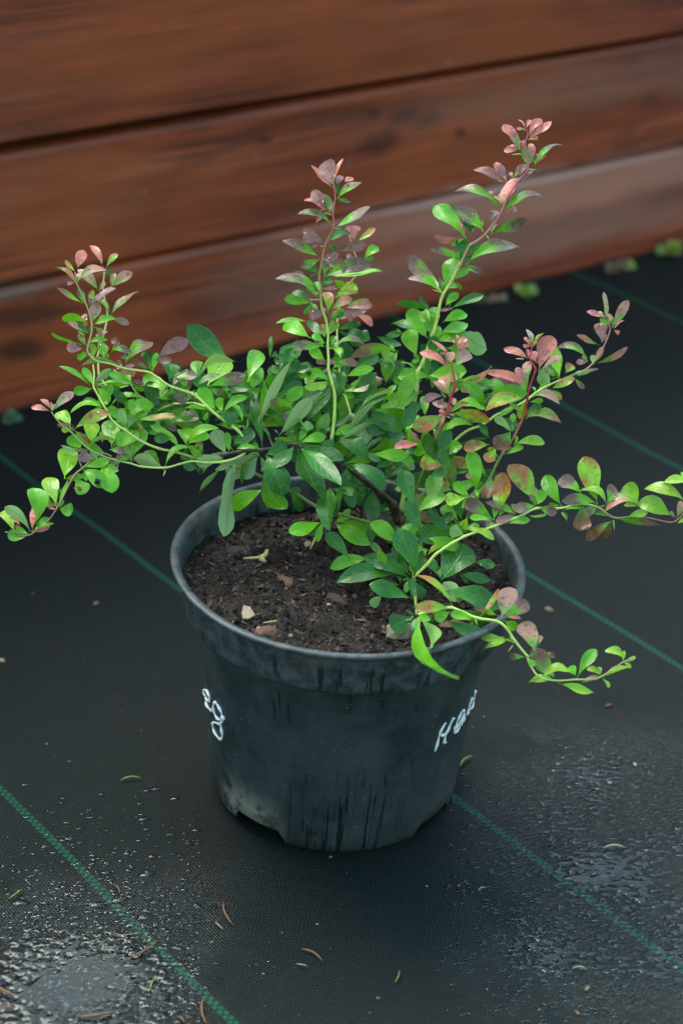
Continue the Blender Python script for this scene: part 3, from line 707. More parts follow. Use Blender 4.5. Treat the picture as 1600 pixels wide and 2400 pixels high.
LEAVES = '''
= C 640 340 320
700 470 590 185 230 P; 690 495 435 240 70 R -15; 690 420 800 145 45 R; 730 560 715 400 60 D; 740 605 1015 410 95 V; 830 430 920 370 55 R; 645 750 440 510 150 P; 655 770 540 570 140 K; 640 760 360 610 85 R; 680 930 285 760 80 V -20; 710 950 1120 715 105 V 25
600 1140 335 970 120 P; 540 1110 335 1060 90 P; 620 1130 885 1000 95 D 15; 700 1220 1080 1130 130 P 10; 540 1300 105 1090 115 V -20; 570 1260 760 1250 85 P -20; 590 1250 780 1370 120 P-; 530 1470 350 1360 130 D; 580 1510 1125 1360 170 V 20
t 690 960 780 955; t 665 800 590 770; t 580 1165 535 1155
= C2 640 340 320
930 1090 900 920 180 R; 970 1100 1170 950 80 O; 1040 1310 1200 1160 110 G; 940 1290 840 1270 60 P; 600 1360 750 1400 60 O; 680 1530 1250 1420 60 G -15; 930 1180 880 1060 40 R
= C 640 620 300
540 380 35 145 150 V -20; 590 290 790 290 60 P; 590 260 710 170 120 D; 560 350 530 200 80 G; 670 590 660 320 150 O; 860 530 1215 500 110 P 10; 640 610 425 600 150 P; 700 660 880 550 90 G; 700 670 860 590 80 D
460 900 115 720 190 G-; 600 860 430 690 120 D-; 630 900 600 720 110 O; 680 860 775 700 130 O; 610 1010 260 990 120 V -10; 650 1180 440 1010 150 G; 640 960 480 850 100 G; 730 1020 1130 950 75 V 30; 700 1010 760 870 90 G; 830 1140 700 1010 100 G-
685 1240 525 1165 105 P -20; 690 1240 755 1180 85 P 20; 765 1190 1040 1220 105 V 10; 720 1280 900 1220 90 G-; 690 1420 470 1280 110 G; 670 1420 385 1500 115 L 30; 800 1530 700 1330 100 D-; 640 1010 500 930 60 V
t 560 430 425 425
= C2 640 620 300
490 240 245 90 130 P; 470 470 135 420 130 G -10; 480 440 230 330 95 D; 760 400 1020 250 170 L; 760 350 1040 340 60 O; 700 560 960 400 120 Q; 890 480 1175 430 70 G; 690 680 1150 560 110 P 10; 1020 620 1215 740 95 R 20; 440 700 35 695 55 G 15; 600 800 440 760 70 D; 790 800 1080 720 105 D 15; 560 600 470 470 50 G; 660 130 1300 60 60 G -20; 420 520 340 320 90 P
= K 640 620 300
1190 940 890 850 180 D; 1530 1060 940 1140 150 V -85; 1490 1080 1320 1110 110 L; 970 1300 1290 1100 200 D; 1290 1180 1568 1260 120 D; 1260 870 1568 1000 100 D; 1200 1000 930 930 90 D
470 1370 220 1340 130 G; 520 1300 240 1290 90 D
= C2 740 820 280
300 550 900 405 195 V 35; 285 550 500 620 105 G 15; 430 530 620 460 110 D-; 480 690 670 640 150 D-
= D 960 260 380
1150 240 1270 65 85 R 10; 1165 250 1370 100 75 R; 1110 170 1050 75 25 R; 1120 175 1170 80 45 R; 1065 360 910 130 105 R; 1060 375 985 190 90 Q; 1050 350 960 330 22 R; 1150 525 1110 350 130 K; 1180 490 1165 300 75 R; 1100 330 1095 275 35 R; 1215 520 1470 300 60 V; 1225 500 1320 410 35 R; 940 690 825 490 85 R; 920 700 620 555 85 P -20
880 970 1010 640 120 R; 1000 650 1090 510 70 Q; 1060 650 1110 500 70 P; 1050 710 1190 560 65 P; 920 900 860 800 110 Q; 850 950 435 745 75 V -30; 920 960 1290 795 85 V 15; 780 1090 830 950 85 P; 780 1190 1135 1060 125 V 25; 710 1165 405 930 150 V -45; 700 1130 480 1030 40 V; 545 1230 240 900 185 G; 535 1210 470 1070 52 R; 580 1190 560 1070 115 D; 510 1215 230 1215 85 P 10; 520 1400 490 1230 125 D; 560 1400 640 1270 95 D; 490 1415 195 1345 80 V -25; 540 1480 1070 1290 135 V 30; 480 1450 640 1410 50 D
t 1150 270 1240 275; t 1115 185 1050 150; t 1070 415 985 418; t 1140 560 1235 570; t 740 1200 770 1245
= D 900 580 280
750 575 310 130 200 V -30; 740 545 305 390 120 V -30; 800 535 920 110 240 G; 900 430 1140 250 110 G; 600 815 150 740 100 D -30; 800 770 970 600 115 G 15; 870 800 1300 625 115 D 15; 690 840 900 790 50 P -15; 680 960 620 770 150 G; 600 980 300 850 200 G-; 570 1180 305 880 180 G; 560 1180 90 970 105 D- -20; 430 1440 310 1070 230 G; 760 980 1095 870 160 G 15; 740 1110 1090 1000 180 G-; 1040 1130 1330 1330 280 K-; 650 1210 1080 1110 220 G-; 540 1410 700 1270 150 L; 620 1300 860 1500 240 D-; 250 1120 20 1160 90 D-; 470 1480 360 1500 60 G
t 750 590 635 550; t 1110 280 1210 330
= D 740 820 280
1400 555 1105 620 165 D; 1310 520 1010 390 115 G -30; 1080 910 860 700 160 G; 1210 950 1060 720 120 G; 1320 260 1120 150 22 G; 820 170 1010 230 110 D; 1500 300 1568 470 130 L-; 1360 280 1550 360 110 D-
= E 900 580 280
830 1568 470 1360 130 R; 850 1390 620 1215 50 R; 880 1550 850 1370 130 Q; 910 1568 1115 1360 190 Q; 960 1310 1075 1180 100 R; 1030 1310 1110 1270 50 R; 930 1270 890 1210 50 R; 960 1220 955 1140 40 R; 950 1320 1000 1190 50 R
t 880 1215 828 1155
= E 940 840 280
630 500 560 200 180 Q; 590 490 430 290 62 R; 570 500 280 560 125 P -35; 760 330 1190 105 95 Q -25; 770 290 1030 260 90 G 10; 740 300 740 170 60 O; 580 740 510 660 75 R; 580 740 500 890 60 R; 640 730 1160 840 165 O 90; 570 735 135 910 235 O 25; 610 735 700 735 35 R; 700 640 410 580 90 P-; 700 600 1080 650 150 G- 60; 530 990 980 885 110 G 50; 480 970 420 900 60 D; 370 1200 60 960 130 G -20; 260 1120 -90 1170 115 R -15; 220 1240 60 1210 80 D; 340 1180 365 1475 275 O; 500 1040 660 1090 80 G; 390 1400 690 1540 200 O 30; 480 1310 790 1120 195 G 15; 480 1350 950 1400 175 O 25; 740 750 900 800 70 K
t 600 760 650 785; t 580 510 520 440
= F 940 840 280
1120 1560 880 1330 150 G -30; 1060 1540 840 1540 105 Q; 1160 1130 815 1180 170 O -10; 1250 1170 1115 1355 150 O; 1150 1040 780 1130 70 D -15; 1440 950 1250 1190 255 B; 1450 950 1220 770 110 K -20; 1455 950 1470 720 85 K; 1450 890 1520 850 80 D; 1480 1130 1890 1100 150 L 25; 1360 1265 1600 1150 90 G; 1645 540 1095 675 170 O -55; 1270 1330 1230 1240 22 K
t 1430 950 1350 890; t 1430 1170 1525 1215
= F 1160 660 340
400 685 345 505 62 T; 415 700 520 540 40 O; 375 660 310 600 40 R; 390 690 300 690 45 R; 390 700 350 620 45 R; 470 960 620 585 210 R 15; 470 970 700 795 65 Q; 440 880 390 750 100 R; 360 830 90 725 95 R -15; 360 1100 350 850 115 Q; 345 1110 -108 990 110 R -45; 370 1270 700 1310 95 Q 55; 370 1300 520 1280 60 G; 340 1380 510 1340 65 D; 330 1480 715 1530 120 O 75; 300 1420 150 1310 60 K; 190 1560 190 1420 60 G
t 305 835 222 832; t 470 990 575 945
= G 1160 660 340
1200 390 1170 110 66 T; 1190 395 985 320 62 R -12; 1265 500 1430 200 120 Q; 1230 470 1130 400 60 G; 1280 520 1390 410 22 R; 1150 660 1130 440 140 P; 1130 690 870 580 62 Q -25; 1050 880 1050 790 62 K; 1010 860 875 870 70 Q; 1000 830 650 700 95 V -45; 1070 890 1445 715 72 Q 10; 860 1040 1120 935 52 V; 830 1000 945 970 42 U; 760 990 835 890 110 O; 710 1060 640 710 125 L 10; 690 1010 550 910 72 D; 600 1160 860 1030 105 O -15; 600 1130 470 1000 150 K; 340 1210 270 990 130 G; 440 1200 560 1100 60 G; 330 1230 -60 1070 150 P -35; 300 1250 -100 1130 120 V -30; 230 1300 60 1460 70 G
= A 60 540 320
595 430 655 220 140 R; 570 470 455 340 50 O; 570 590 460 420 72 R; 570 600 315 400 48 V; 600 590 930 450 105 Q 65; 725 860 1030 655 75 P; 760 1060 820 820 150 Q; 690 850 350 665 52 V -10; 730 1090 420 995 100 G -40; 780 1100 1040 1010 85 G 30; 740 1190 470 1030 62 Q; 740 1190 600 1060 62 D; 640 1310 290 1190 45 G -15; 700 1330 600 1180 75 O; 710 1310 940 1245 62 G 15; 670 1360 470 1340 115 P; 720 1430 590 1460 85 G; 900 1490 870 1270 130 G; 780 1460 770 1300 90 L; 1100 1560 640 1530 60 K -20; 790 800 740 700 100 O
= A2 60 540 320
885 420 745 150 85 R; 920 430 1055 250 85 O; 980 650 1230 480 125 Q 15; 840 700 600 430 110 Q; 970 990 1290 680 78 Q; 950 980 820 780 70 G -25; 720 1050 640 980 95 R; 850 1240 900 1130 150 P; 950 1250 1060 1280 80 P; 905 490 960 430 30 D; 810 800 870 770 80 O
= A 260 740 300
180 570 500 290 190 V 15; 0 440 270 450 80 V 20; 460 650 240 540 80 B; 490 650 400 430 150 D -20; 510 680 560 450 90 G; 550 540 945 285 185 P 25; 530 530 745 545 105 P -15; 710 800 740 575 235 D; 130 620 290 605 52 P; 150 620 80 540 45 P; 200 560 160 480 100 D; 850 700 950 655 40 P; 740 740 950 800 110 P-; 750 760 1060 740 95 V 15; 960 890 820 770 42 G; 1070 750 1515 550 110 K 100; 1040 870 1340 720 72 D 50; 1030 900 780 1010 170 V 25; 1290 1160 1080 880 185 G; 1190 1160 900 1120 50 G; 1190 870 1650 720 165 V 10; 1180 850 1420 520 300 L- 10; 1050 730 1060 540 150 G-; 750 870 900 690 110 P-; 700 880 400 750 180 G-; 850 890 1000 800 90 V-
t 700 900 600 1010
= K 260 740 300
1490 600 930 130 290 D; 1568 890 1350 850 150 D; 1450 930 1230 930 90 D; 1350 640 1140 880 150 D
= A7 260 740 300
100 670 300 700 115 R; 0 700 250 770 80 G; 550 840 255 810 95 P; 540 870 280 870 80 G; 760 1050 500 920 170 G; 430 1030 -30 1085 62 G -25; 780 1070 420 1100 95 D; 640 1210 1140 1240 150 V; 800 1240 1100 1280 110 G; 1100 1150 1220 1230 130 D; 680 960 450 940 90 Q; 350 950 240 990 50 G; 250 850 0 870 60 G
= A3 40 820 300
920 470 515 200 62 G -45; 930 430 810 210 110 G; 940 410 1150 230 105 K; 960 440 1440 420 42 G 30; 1400 400 1070 370 52 G; 1390 390 1120 280 100 G; 1060 690 815 600 90 G; 1120 670 1060 640 52 L; 1060 710 650 750 72 G -35; 1330 950 1120 690 120 G -10; 1350 950 1250 720 110 K; 1360 960 1430 780 115 K; 1400 830 1490 640 230 G; 1400 1010 1700 860 180 D-; 1300 1000 1200 850 200 D-; 1060 760 1180 880 60 D-
= A3 260 740 300
300 1280 800 1255 88 O 35; 270 1370 530 1250 180 D-
= A3 280 980 280
160 540 330 145 230 G 25; 0 400 200 170 220 G; 150 570 90 320 160 K; 560 640 330 420 190 G- 30; 795 385 405 80 110 G; 720 265 450 260 150 D; 870 370 850 115 230 G-; 890 350 1180 215 170 G 30; 880 360 1290 110 120 G 50; 1110 460 1030 310 130 V; 960 560 1000 400 90 G; 940 560 830 430 150 D; 960 570 880 685 150 D
= A4 40 820 300
690 980 1130 760 185 O 30; 660 960 510 750 175 L; 690 910 485 920 72 P; 430 750 695 520 122 Q 30; 410 740 290 590 65 R; 410 750 170 700 88 R -10; 910 1140 900 880 210 L; 1160 1200 1170 840 240 G-; 1040 1150 1030 990 62 L; 780 1220 680 1040 250 G; 870 1210 540 1185 48 K; 815 1200 825 1380 165 P; 870 1190 1220 1090 62 K 20; 1130 1300 830 1150 105 G; 1230 1240 1340 1010 200 G; 1120 1220 1320 1240 92 V -10; 1320 1340 1100 1390 105 V; 830 1440 1130 1340 150 G; 580 1580 650 1200 285 L
t 1240 1390 1215 1480
= A4 280 980 280
600 690 190 510 185 U -10; 595 640 980 385 92 G 70; 120 560 -40 480 90 V
t 600 690 575 765
= A5 0 1040 300
690 770 590 390 215 L; 710 750 850 440 60 G 15; 440 990 400 530 250 G -50; 385 1080 450 650 112 R; 370 1080 50 770 150 K -55; 180 1080 50 800 190 L; 240 1000 180 900 80 R; 360 1120 90 1120 150 G; 360 1110 190 1030 80 G; 400 1080 660 970 62 G 15; 720 790 900 800 170 G -25; 690 610 750 550 50 D; 910 400 1050 610 190 G; 1030 290 1330 200 130 G; 1020 310 1280 520 215 G 20; 1230 280 1370 590 240 G 20; 890 540 1000 560 60 B; 580 790 680 795 22 R
t 1000 285 970 210; t 70 1085 95 1085
= W 280 980 280
1390 460 1250 150 240 U; 1360 510 1000 580 180 U; 1160 620 1040 720 85 U-; 1080 640 1030 710 100 D-; 1430 600 1045 970 62 K -20; 1500 560 1390 1550 205 U -10; 1440 460 1410 180 95 G; 1490 430 1330 240 60 G-
= W 520 1000 280
490 350 60 640 260 U-; 480 370 290 690 170 U; 480 370 230 730 62 D; 130 240 430 60 190 D; 490 300 190 270 62 G; 570 370 850 235 225 D; 950 250 690 540 200 D; 575 380 800 880 330 D -20; 530 620 850 1085 270 G- -60; 560 810 120 1080 220 G-; 880 830 1050 1115 130 D-; 990 250 1300 970 310 D; 1015 240 1568 780 240 D+; 1015 230 1600 430 170 D -20; 1250 200 1480 250 140 D; 1010 215 1365 115 132 G; 960 195 690 150 75 G; 330 380 480 345 30 G; 640 120 540 20 40 D
= W 500 780 280
450 640 600 210 255 G-; 740 320 760 40 62 D-; 850 560 1090 90 280 D-; 590 1190 1015 380 135 U; 580 1150 670 565 95 G; 700 1000 880 720 150 D-; 640 1500 500 950 140 D; 450 1130 620 815 200 U-; 430 1270 460 1120 35 K; 120 1060 440 830 105 G 45; 110 1040 70 850 120 G; 380 1150 260 920 80 G; 200 1260 190 1020 250 D; 565 745 200 720 190 D- -20; 240 750 0 760 110 D-; 1040 980 740 900 115 V -25; 930 1080 640 1090 200 D-; 850 1350 1300 860 185 U; 1230 1160 1480 660 260 D-; 950 1150 1430 770 210 D; 1240 1310 1100 1110 32 G; 1220 1300 1270 1165 200 K; 1130 1440 1840 1090 85 D 20; 880 1330 1230 1310 52 D; 840 560 760 430 120 D-; 1310 500 1120 430 150 D-
t 840 1310 800 1270
= W 740 820 280
540 840 940 560 130 D; 430 1060 950 500 130 U -15; 600 945 1000 945 120 D 15; 300 1200 850 970 130 U 35; 530 1360 690 1000 250 U; 650 1350 1150 1010 215 G; 640 1340 990 1150 75 U 20; 450 1390 300 960 150 D; 380 1490 750 1405 150 G; 780 1560 1000 1400 185 D; 800 1160 1150 900 240 D-
= trunk 780 1060 300
180 170 640 420 180 D+ 20; 110 230 400 380 150 D-; 110 330 250 670 160 D; 420 400 270 560 150 D; 400 480 300 640 90 D-; 640 340 980 80 230 D-; 970 260 850 180 80 G; 640 360 1370 320 250 D -15; 1150 170 1460 390 220 O-; 1100 420 1450 460 110 K-; 490 430 480 840 210 D; 580 740 710 640 110 D; 750 460 900 420 80 G-; 1000 490 1160 665 160 G-; 20 870 450 1130 215 G+; 60 840 480 960 170 G; 480 830 770 950 135 D; 350 800 620 1050 260 D-; 600 640 560 720 110 D-
= L2 520 1000 280
1310 1250 885 1385 190 G+ 15; 1440 800 1390 1320 250 D+; 1540 780 1510 1190 140 D+; 1340 1290 1160 1420 90 D
= X 780 1060 300
1000 1520 800 930 290 D+; 940 1540 370 1260 205 D; 620 1270 465 1100 100 K; 940 1500 720 1160 130 D; 830 1350 680 1080 130 G-; 1050 1280 1080 1070 60 K; 1130 1290 1395 1050 85 L -20; 1090 1400 1120 1290 72 O; 1250 1480 1180 1310 150 D; 1100 960 930 550 250 K; 1060 1060 940 790 145 V; 1450 870 1035 760 142 O; 1550 890 1350 640 175 G; 1300 1030 1260 880 200 D-; 1340 1300 1500 1060 160 D-
= X 780 1200 280
900 830 55 880 235 D -10; 850 810 360 790 160 D; 400 570 90 1040 110 G- 10; 1050 1150 470 960 225 D -25; 640 1100 505 1235 140 K; 880 960 600 890 120 D-; 1020 870 950 1060 80 G; 1000 900 1170 1140 170 D; 1420 900 1750 430 420 D; 1050 1380 760 1530 270 D -15; 1100 850 1000 700 60 G; 1130 880 1180 1050 110 D-
= X 1020 1060 280
480 1430 790 1495 125 D 15
= X 960 1320 300
610 130 985 210 130 D; 350 350 1110 550 245 D 45; 600 490 430 240 230 K-; 110 660 550 1475 225 G++++++ -70; 130 680 330 1030 190 K++; 80 690 40 830 95 D; 440 690 910 880 180 D -35; 520 560 1000 760 190 D-; 150 680 370 820 160 D-; 140 640 310 640 42 G; 60 640 -60 700 60 D; 120 610 200 480 60 D; 120 620 290 540 50 G
= H 1020 1060 280
460 580 250 390 150 G 20; 400 590 130 640 182 L; 560 620 590 400 110 G-; 730 320 690 610 220 B; 820 860 890 280 230 O; 1310 690 955 170 280 O -70; 1330 690 1430 500 150 G; 1050 810 650 660 112 V -35; 770 890 390 620 195 V; 740 890 450 850 92 G; 770 930 650 960 80 V; 1070 830 790 910 112 P; 930 940 1245 880 100 G; 1320 710 1045 760 150 V -15; 1210 830 1450 830 42 G; 1340 720 1600 790 130 V; 420 850 350 1010 120 L-; 370 1090 190 1010 180 K; 400 1010 775 1120 100 L; 20 1150 110 920 200 D-; 330 980 250 860 60 D-
= H 1280 1040 320
175 715 -30 350 195 G; 400 570 145 395 180 V -15; 590 690 430 145 265 O 0; 690 700 390 520 90 L -55; 590 690 170 660 150 V -40; 190 770 430 730 62 G 15; 430 690 400 1005 225 B; 770 880 450 1100 130 B; 760 850 440 690 130 V; 1060 720 675 745 122 Q -60; 680 690 820 515 200 V; 1060 720 920 455 240 L; 1460 850 1050 670 200 L -30; 930 840 1165 790 100 L 10; 800 860 1320 910 90 V -20; 1600 690 1135 490 152 L -30; 1700 470 1350 430 95 L -20; 1490 860 1550 650 92 Q; 1500 915 1600 860 50 L
t 175 790 240 885; t 770 880 780 995
= T 960 1320 300
520 530 60 145 78 O -75; 480 540 70 530 170 O 10; 500 590 310 690 152 G; 790 700 500 610 130 G; 850 660 1100 320 62 O; 1080 640 780 540 82 V -10; 1120 670 1230 300 255 Q; 1150 670 1460 480 195 V; 1180 670 1365 675 52 R; 1160 700 1320 800 125 G; 1200 940 850 920 110 L -20; 1210 950 920 1040 85 L; 1300 980 1180 930 24 L; 1420 1150 1205 1140 82 V
t 1260 1010 1200 1090; t 800 690 830 765
= T 1180 1400 320
360 610 210 290 235 Q -10; 600 950 330 590 205 V; 270 690 360 790 72 G; 500 630 590 690 72 B; 600 960 275 985 92 L -45; 810 890 460 890 95 L -65; 630 985 1040 1090 105 L -25; 840 930 1060 590 150 G; 830 900 760 790 112 G; 1120 910 950 820 72 L -30; 890 980 1110 920 62 Q 20; 1375 740 1165 610 100 L -60; 1380 750 1515 685 52 L; 1140 930 1465 795 72 L
'''
rows = []; thorns = []
for ln in LEAVES.strip().splitlines():
    ln = ln.strip()
    if not ln or ln.startswith('#'): continue
    if ln.startswith('='):
        _, br, ox, oy, s_ = ln.split(); ox, oy, s_ = float(ox), float(oy), float(s_)/1568; continue
    for it in ln.split(';'):
        f = it.split()
        if not f: continue
        if f[0] == 't':
            v = list(map(float, f[1:5])); thorns.append((br, ox+v[0]*s_, oy+v[1]*s_, ox+v[2]*s_, oy+v[3]*s_)); continue
        v = list(map(float, f[:5])); code = f[5]; bend = float(f[6]) if len(f) > 6 else 0.0
        rows.append((br, ox+v[0]*s_, oy+v[1]*s_, ox+v[2]*s_, oy+v[3]*s_, v[4]*s_, code, bend*s_))
def stem_dep(br, x, y):
    best = (1e9, 0)
    P = STEMS[br][0]
    for i in range(len(P)-1):
        ax_, ay = P[i][:2]; bx, by = P[i+1][:2]; dx, dy = bx-ax_, by-ay
        t = max(0, min(1, ((x-ax_)*dx+(y-ay)*dy)/(dx*dx+dy*dy+1e-9)))
        d = math.hypot(x-ax_-dx*t, y-ay-dy*t)
        if d < best[0]: best = (d, P[i][2]*(1-t)+P[i+1][2]*t)
    return best
built = []; DROPS = []
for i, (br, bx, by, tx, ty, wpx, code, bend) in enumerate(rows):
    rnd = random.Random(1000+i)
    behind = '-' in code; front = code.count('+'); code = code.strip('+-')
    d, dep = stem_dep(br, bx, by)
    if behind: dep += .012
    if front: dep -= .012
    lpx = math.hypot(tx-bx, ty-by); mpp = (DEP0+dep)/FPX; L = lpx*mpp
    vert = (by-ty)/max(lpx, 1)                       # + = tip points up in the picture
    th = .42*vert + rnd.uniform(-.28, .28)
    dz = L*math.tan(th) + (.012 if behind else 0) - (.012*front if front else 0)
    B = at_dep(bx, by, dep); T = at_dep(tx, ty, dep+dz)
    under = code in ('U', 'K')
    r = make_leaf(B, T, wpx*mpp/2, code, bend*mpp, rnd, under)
    built.append((wpx*lpx, br, B, r, code))
    if not under and rnd.random() < .30:
        for _ in range(rnd.randint(1, 3)):
            k = rnd.choice([3, 4, 5, 6, 7]); u = rnd.choice([1, 2, 3])
            DROPS.append((B+r[0][k*5+u]+Vector((rnd.uniform(-1, 1), rnd.uniform(-1, 1), 0))*.0006, r[6], rnd.choice((.0003, .0003, .0004, .0006))))
extra = []
for i, (a_, br, B, r, code) in enumerate(built):
    rnd = random.Random(5000+i)
    if rnd.random() > .62: continue
    ax_ = (r[0][-3]-r[0][2]); L = ax_.length
    rot = Matrix.Rotation(rnd.choice((-1, 1))*rnd.uniform(.5, 1.3), 3, FWD)
    d_ = (rot @ ax_).normalized() + FWD*rnd.uniform(-.1, .5)
    l2 = max(.006, min(.014, L*rnd.uniform(.35, .65))); d_.normalize()
    B2 = B + FWD*.002
    extra.append((0, br, B2, make_leaf(B2, B2+d_*l2, l2*rnd.uniform(.14, .24), code, 0, rnd, code in 'UK'), code))
built.sort(key=lambda z_: -z_[0])
built += extra
rest_v, rest_f, rest_u, rest_c = [], [], [], []
for i, (_, br, B, r, code) in enumerate(built):
    V, F, UVs, C = r[:4]
    if i < 300:
        po, B0 = BR_OBJ[br]
        obj('leaf', leaf_mesh(V, F, UVs, C), po, B-B0)
    else:
        o_ = len(rest_v); rest_v += [v+B-SB for v in V]; rest_f += [tuple(k+o_ for k in f) for f in F]; rest_u += UVs; rest_c += C
# inner leaves crowding the heart of the shrub behind the ones picked out above
rnd = random.Random(5)
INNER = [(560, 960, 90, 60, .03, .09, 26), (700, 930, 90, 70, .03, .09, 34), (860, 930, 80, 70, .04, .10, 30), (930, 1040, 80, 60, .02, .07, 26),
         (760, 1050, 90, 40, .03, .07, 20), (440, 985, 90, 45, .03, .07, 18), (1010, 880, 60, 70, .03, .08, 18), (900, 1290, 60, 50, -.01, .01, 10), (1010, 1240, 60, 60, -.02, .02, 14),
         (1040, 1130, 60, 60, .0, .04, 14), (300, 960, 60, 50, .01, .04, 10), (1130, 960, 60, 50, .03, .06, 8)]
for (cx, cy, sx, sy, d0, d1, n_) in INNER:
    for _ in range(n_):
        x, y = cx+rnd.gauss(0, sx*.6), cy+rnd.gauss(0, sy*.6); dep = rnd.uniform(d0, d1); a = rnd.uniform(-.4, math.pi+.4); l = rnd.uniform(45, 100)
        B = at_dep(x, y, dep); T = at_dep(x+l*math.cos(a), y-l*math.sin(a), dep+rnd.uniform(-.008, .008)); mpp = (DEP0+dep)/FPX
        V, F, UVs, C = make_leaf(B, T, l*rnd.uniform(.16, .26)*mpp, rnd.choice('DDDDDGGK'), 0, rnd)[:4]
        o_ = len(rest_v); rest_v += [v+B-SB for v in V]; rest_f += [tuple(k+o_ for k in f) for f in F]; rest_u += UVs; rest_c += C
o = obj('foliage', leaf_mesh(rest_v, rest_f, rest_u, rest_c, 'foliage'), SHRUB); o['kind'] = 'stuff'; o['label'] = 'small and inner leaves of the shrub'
for (br, x0, y0, x1, y1) in thorns:
    d, dep = stem_dep(br, x0, y0); B = at_dep(x0, y0, dep); T = at_dep(x1, y1, dep-.003); po, B0 = BR_OBJ[br]
    V, F = tube([(0, 0, 0), (T-B)*.5, T-B], [.0006, .00042, .0001], 5); me = mesh('thorn', V, F, MST)
    ca = me.color_attributes.new('tint', 'FLOAT_COLOR', 'POINT'); ca.data.foreach_set('color', [.36, .42, .12, 1]*len(V))
    obj('thorn', me, po, B-B0)
# water drops on the leaves
MWA = bpy.data.materials.new('water'); MWA.use_nodes = True; _t = MWA.node_tree; _t.nodes.clear(); _q = N(_t)
_o = _t.nodes.new('ShaderNodeOutputMaterial'); _g = _q.n('ShaderNodeBsdfGlossy', {'Roughness': .06}); _tr = _q.n('ShaderNodeBsdfTransparent', {'Color': (.93, .97, .97, 1)})
_m = _q.n('ShaderNodeMixShader', {0: _q.n('ShaderNodeFresnel', {'IOR': 1.42}).outputs[0]}); _t.links.new(_tr.outputs[0], _m.inputs[1]); _t.links.new(_g.outputs[0], _m.inputs[2]); _t.links.new(_m.outputs[0], _o.inputs[0])
mb = MB()
for (p, n_, s) in DROPS:
    t1 = n_.orthogonal().normalized(); t2 = n_.cross(t1); V = []; F = []
    for j, (rr, hh) in enumerate(((1, 0), (.86, .38), (.45, .66))):
        for k in range(7):
            a = k*2*math.pi/7; V.append(p + (t1*math.cos(a)+t2*math.sin(a))*s*rr + n_*(s*hh+.0002))
    V.append(p+n_*(s*.75+.0002))
    for j in range(2):
        for k in range(7): F.append((j*7+k, j*7+(k+1) % 7, (j+1)*7+(k+1) % 7, (j+1)*7+k))
    for k in range(7): F.append((14+k, 14+(k+1) % 7, 21))
    F.append(tuple(range(7))[::-1])
    mb.add([v-SB for v in V], F)
o = obj('dew', mesh('dew', mb.v, mb.f, MWA), None, SB); tag(o, 'tiny water drops scattered over the leaves of the shrub', 'water drops', kind='stuff')
# black bead resting on a leaf at the lower left branch
MBD, _, _ = mat('black_bead', (.008, .008, .01), .12)
d, dep = stem_dep('A5', 228, 1120)
lump('bead', at_dep(228, 1128, dep-.012), (.0021, .0021), MBD, 'tiny shiny black ball sitting on a leaf of the lower left branch', 'black bead', None, 1.0, 0, 3)
DK_IN = mat('midge', (.02, .02, .02), .6)[0]

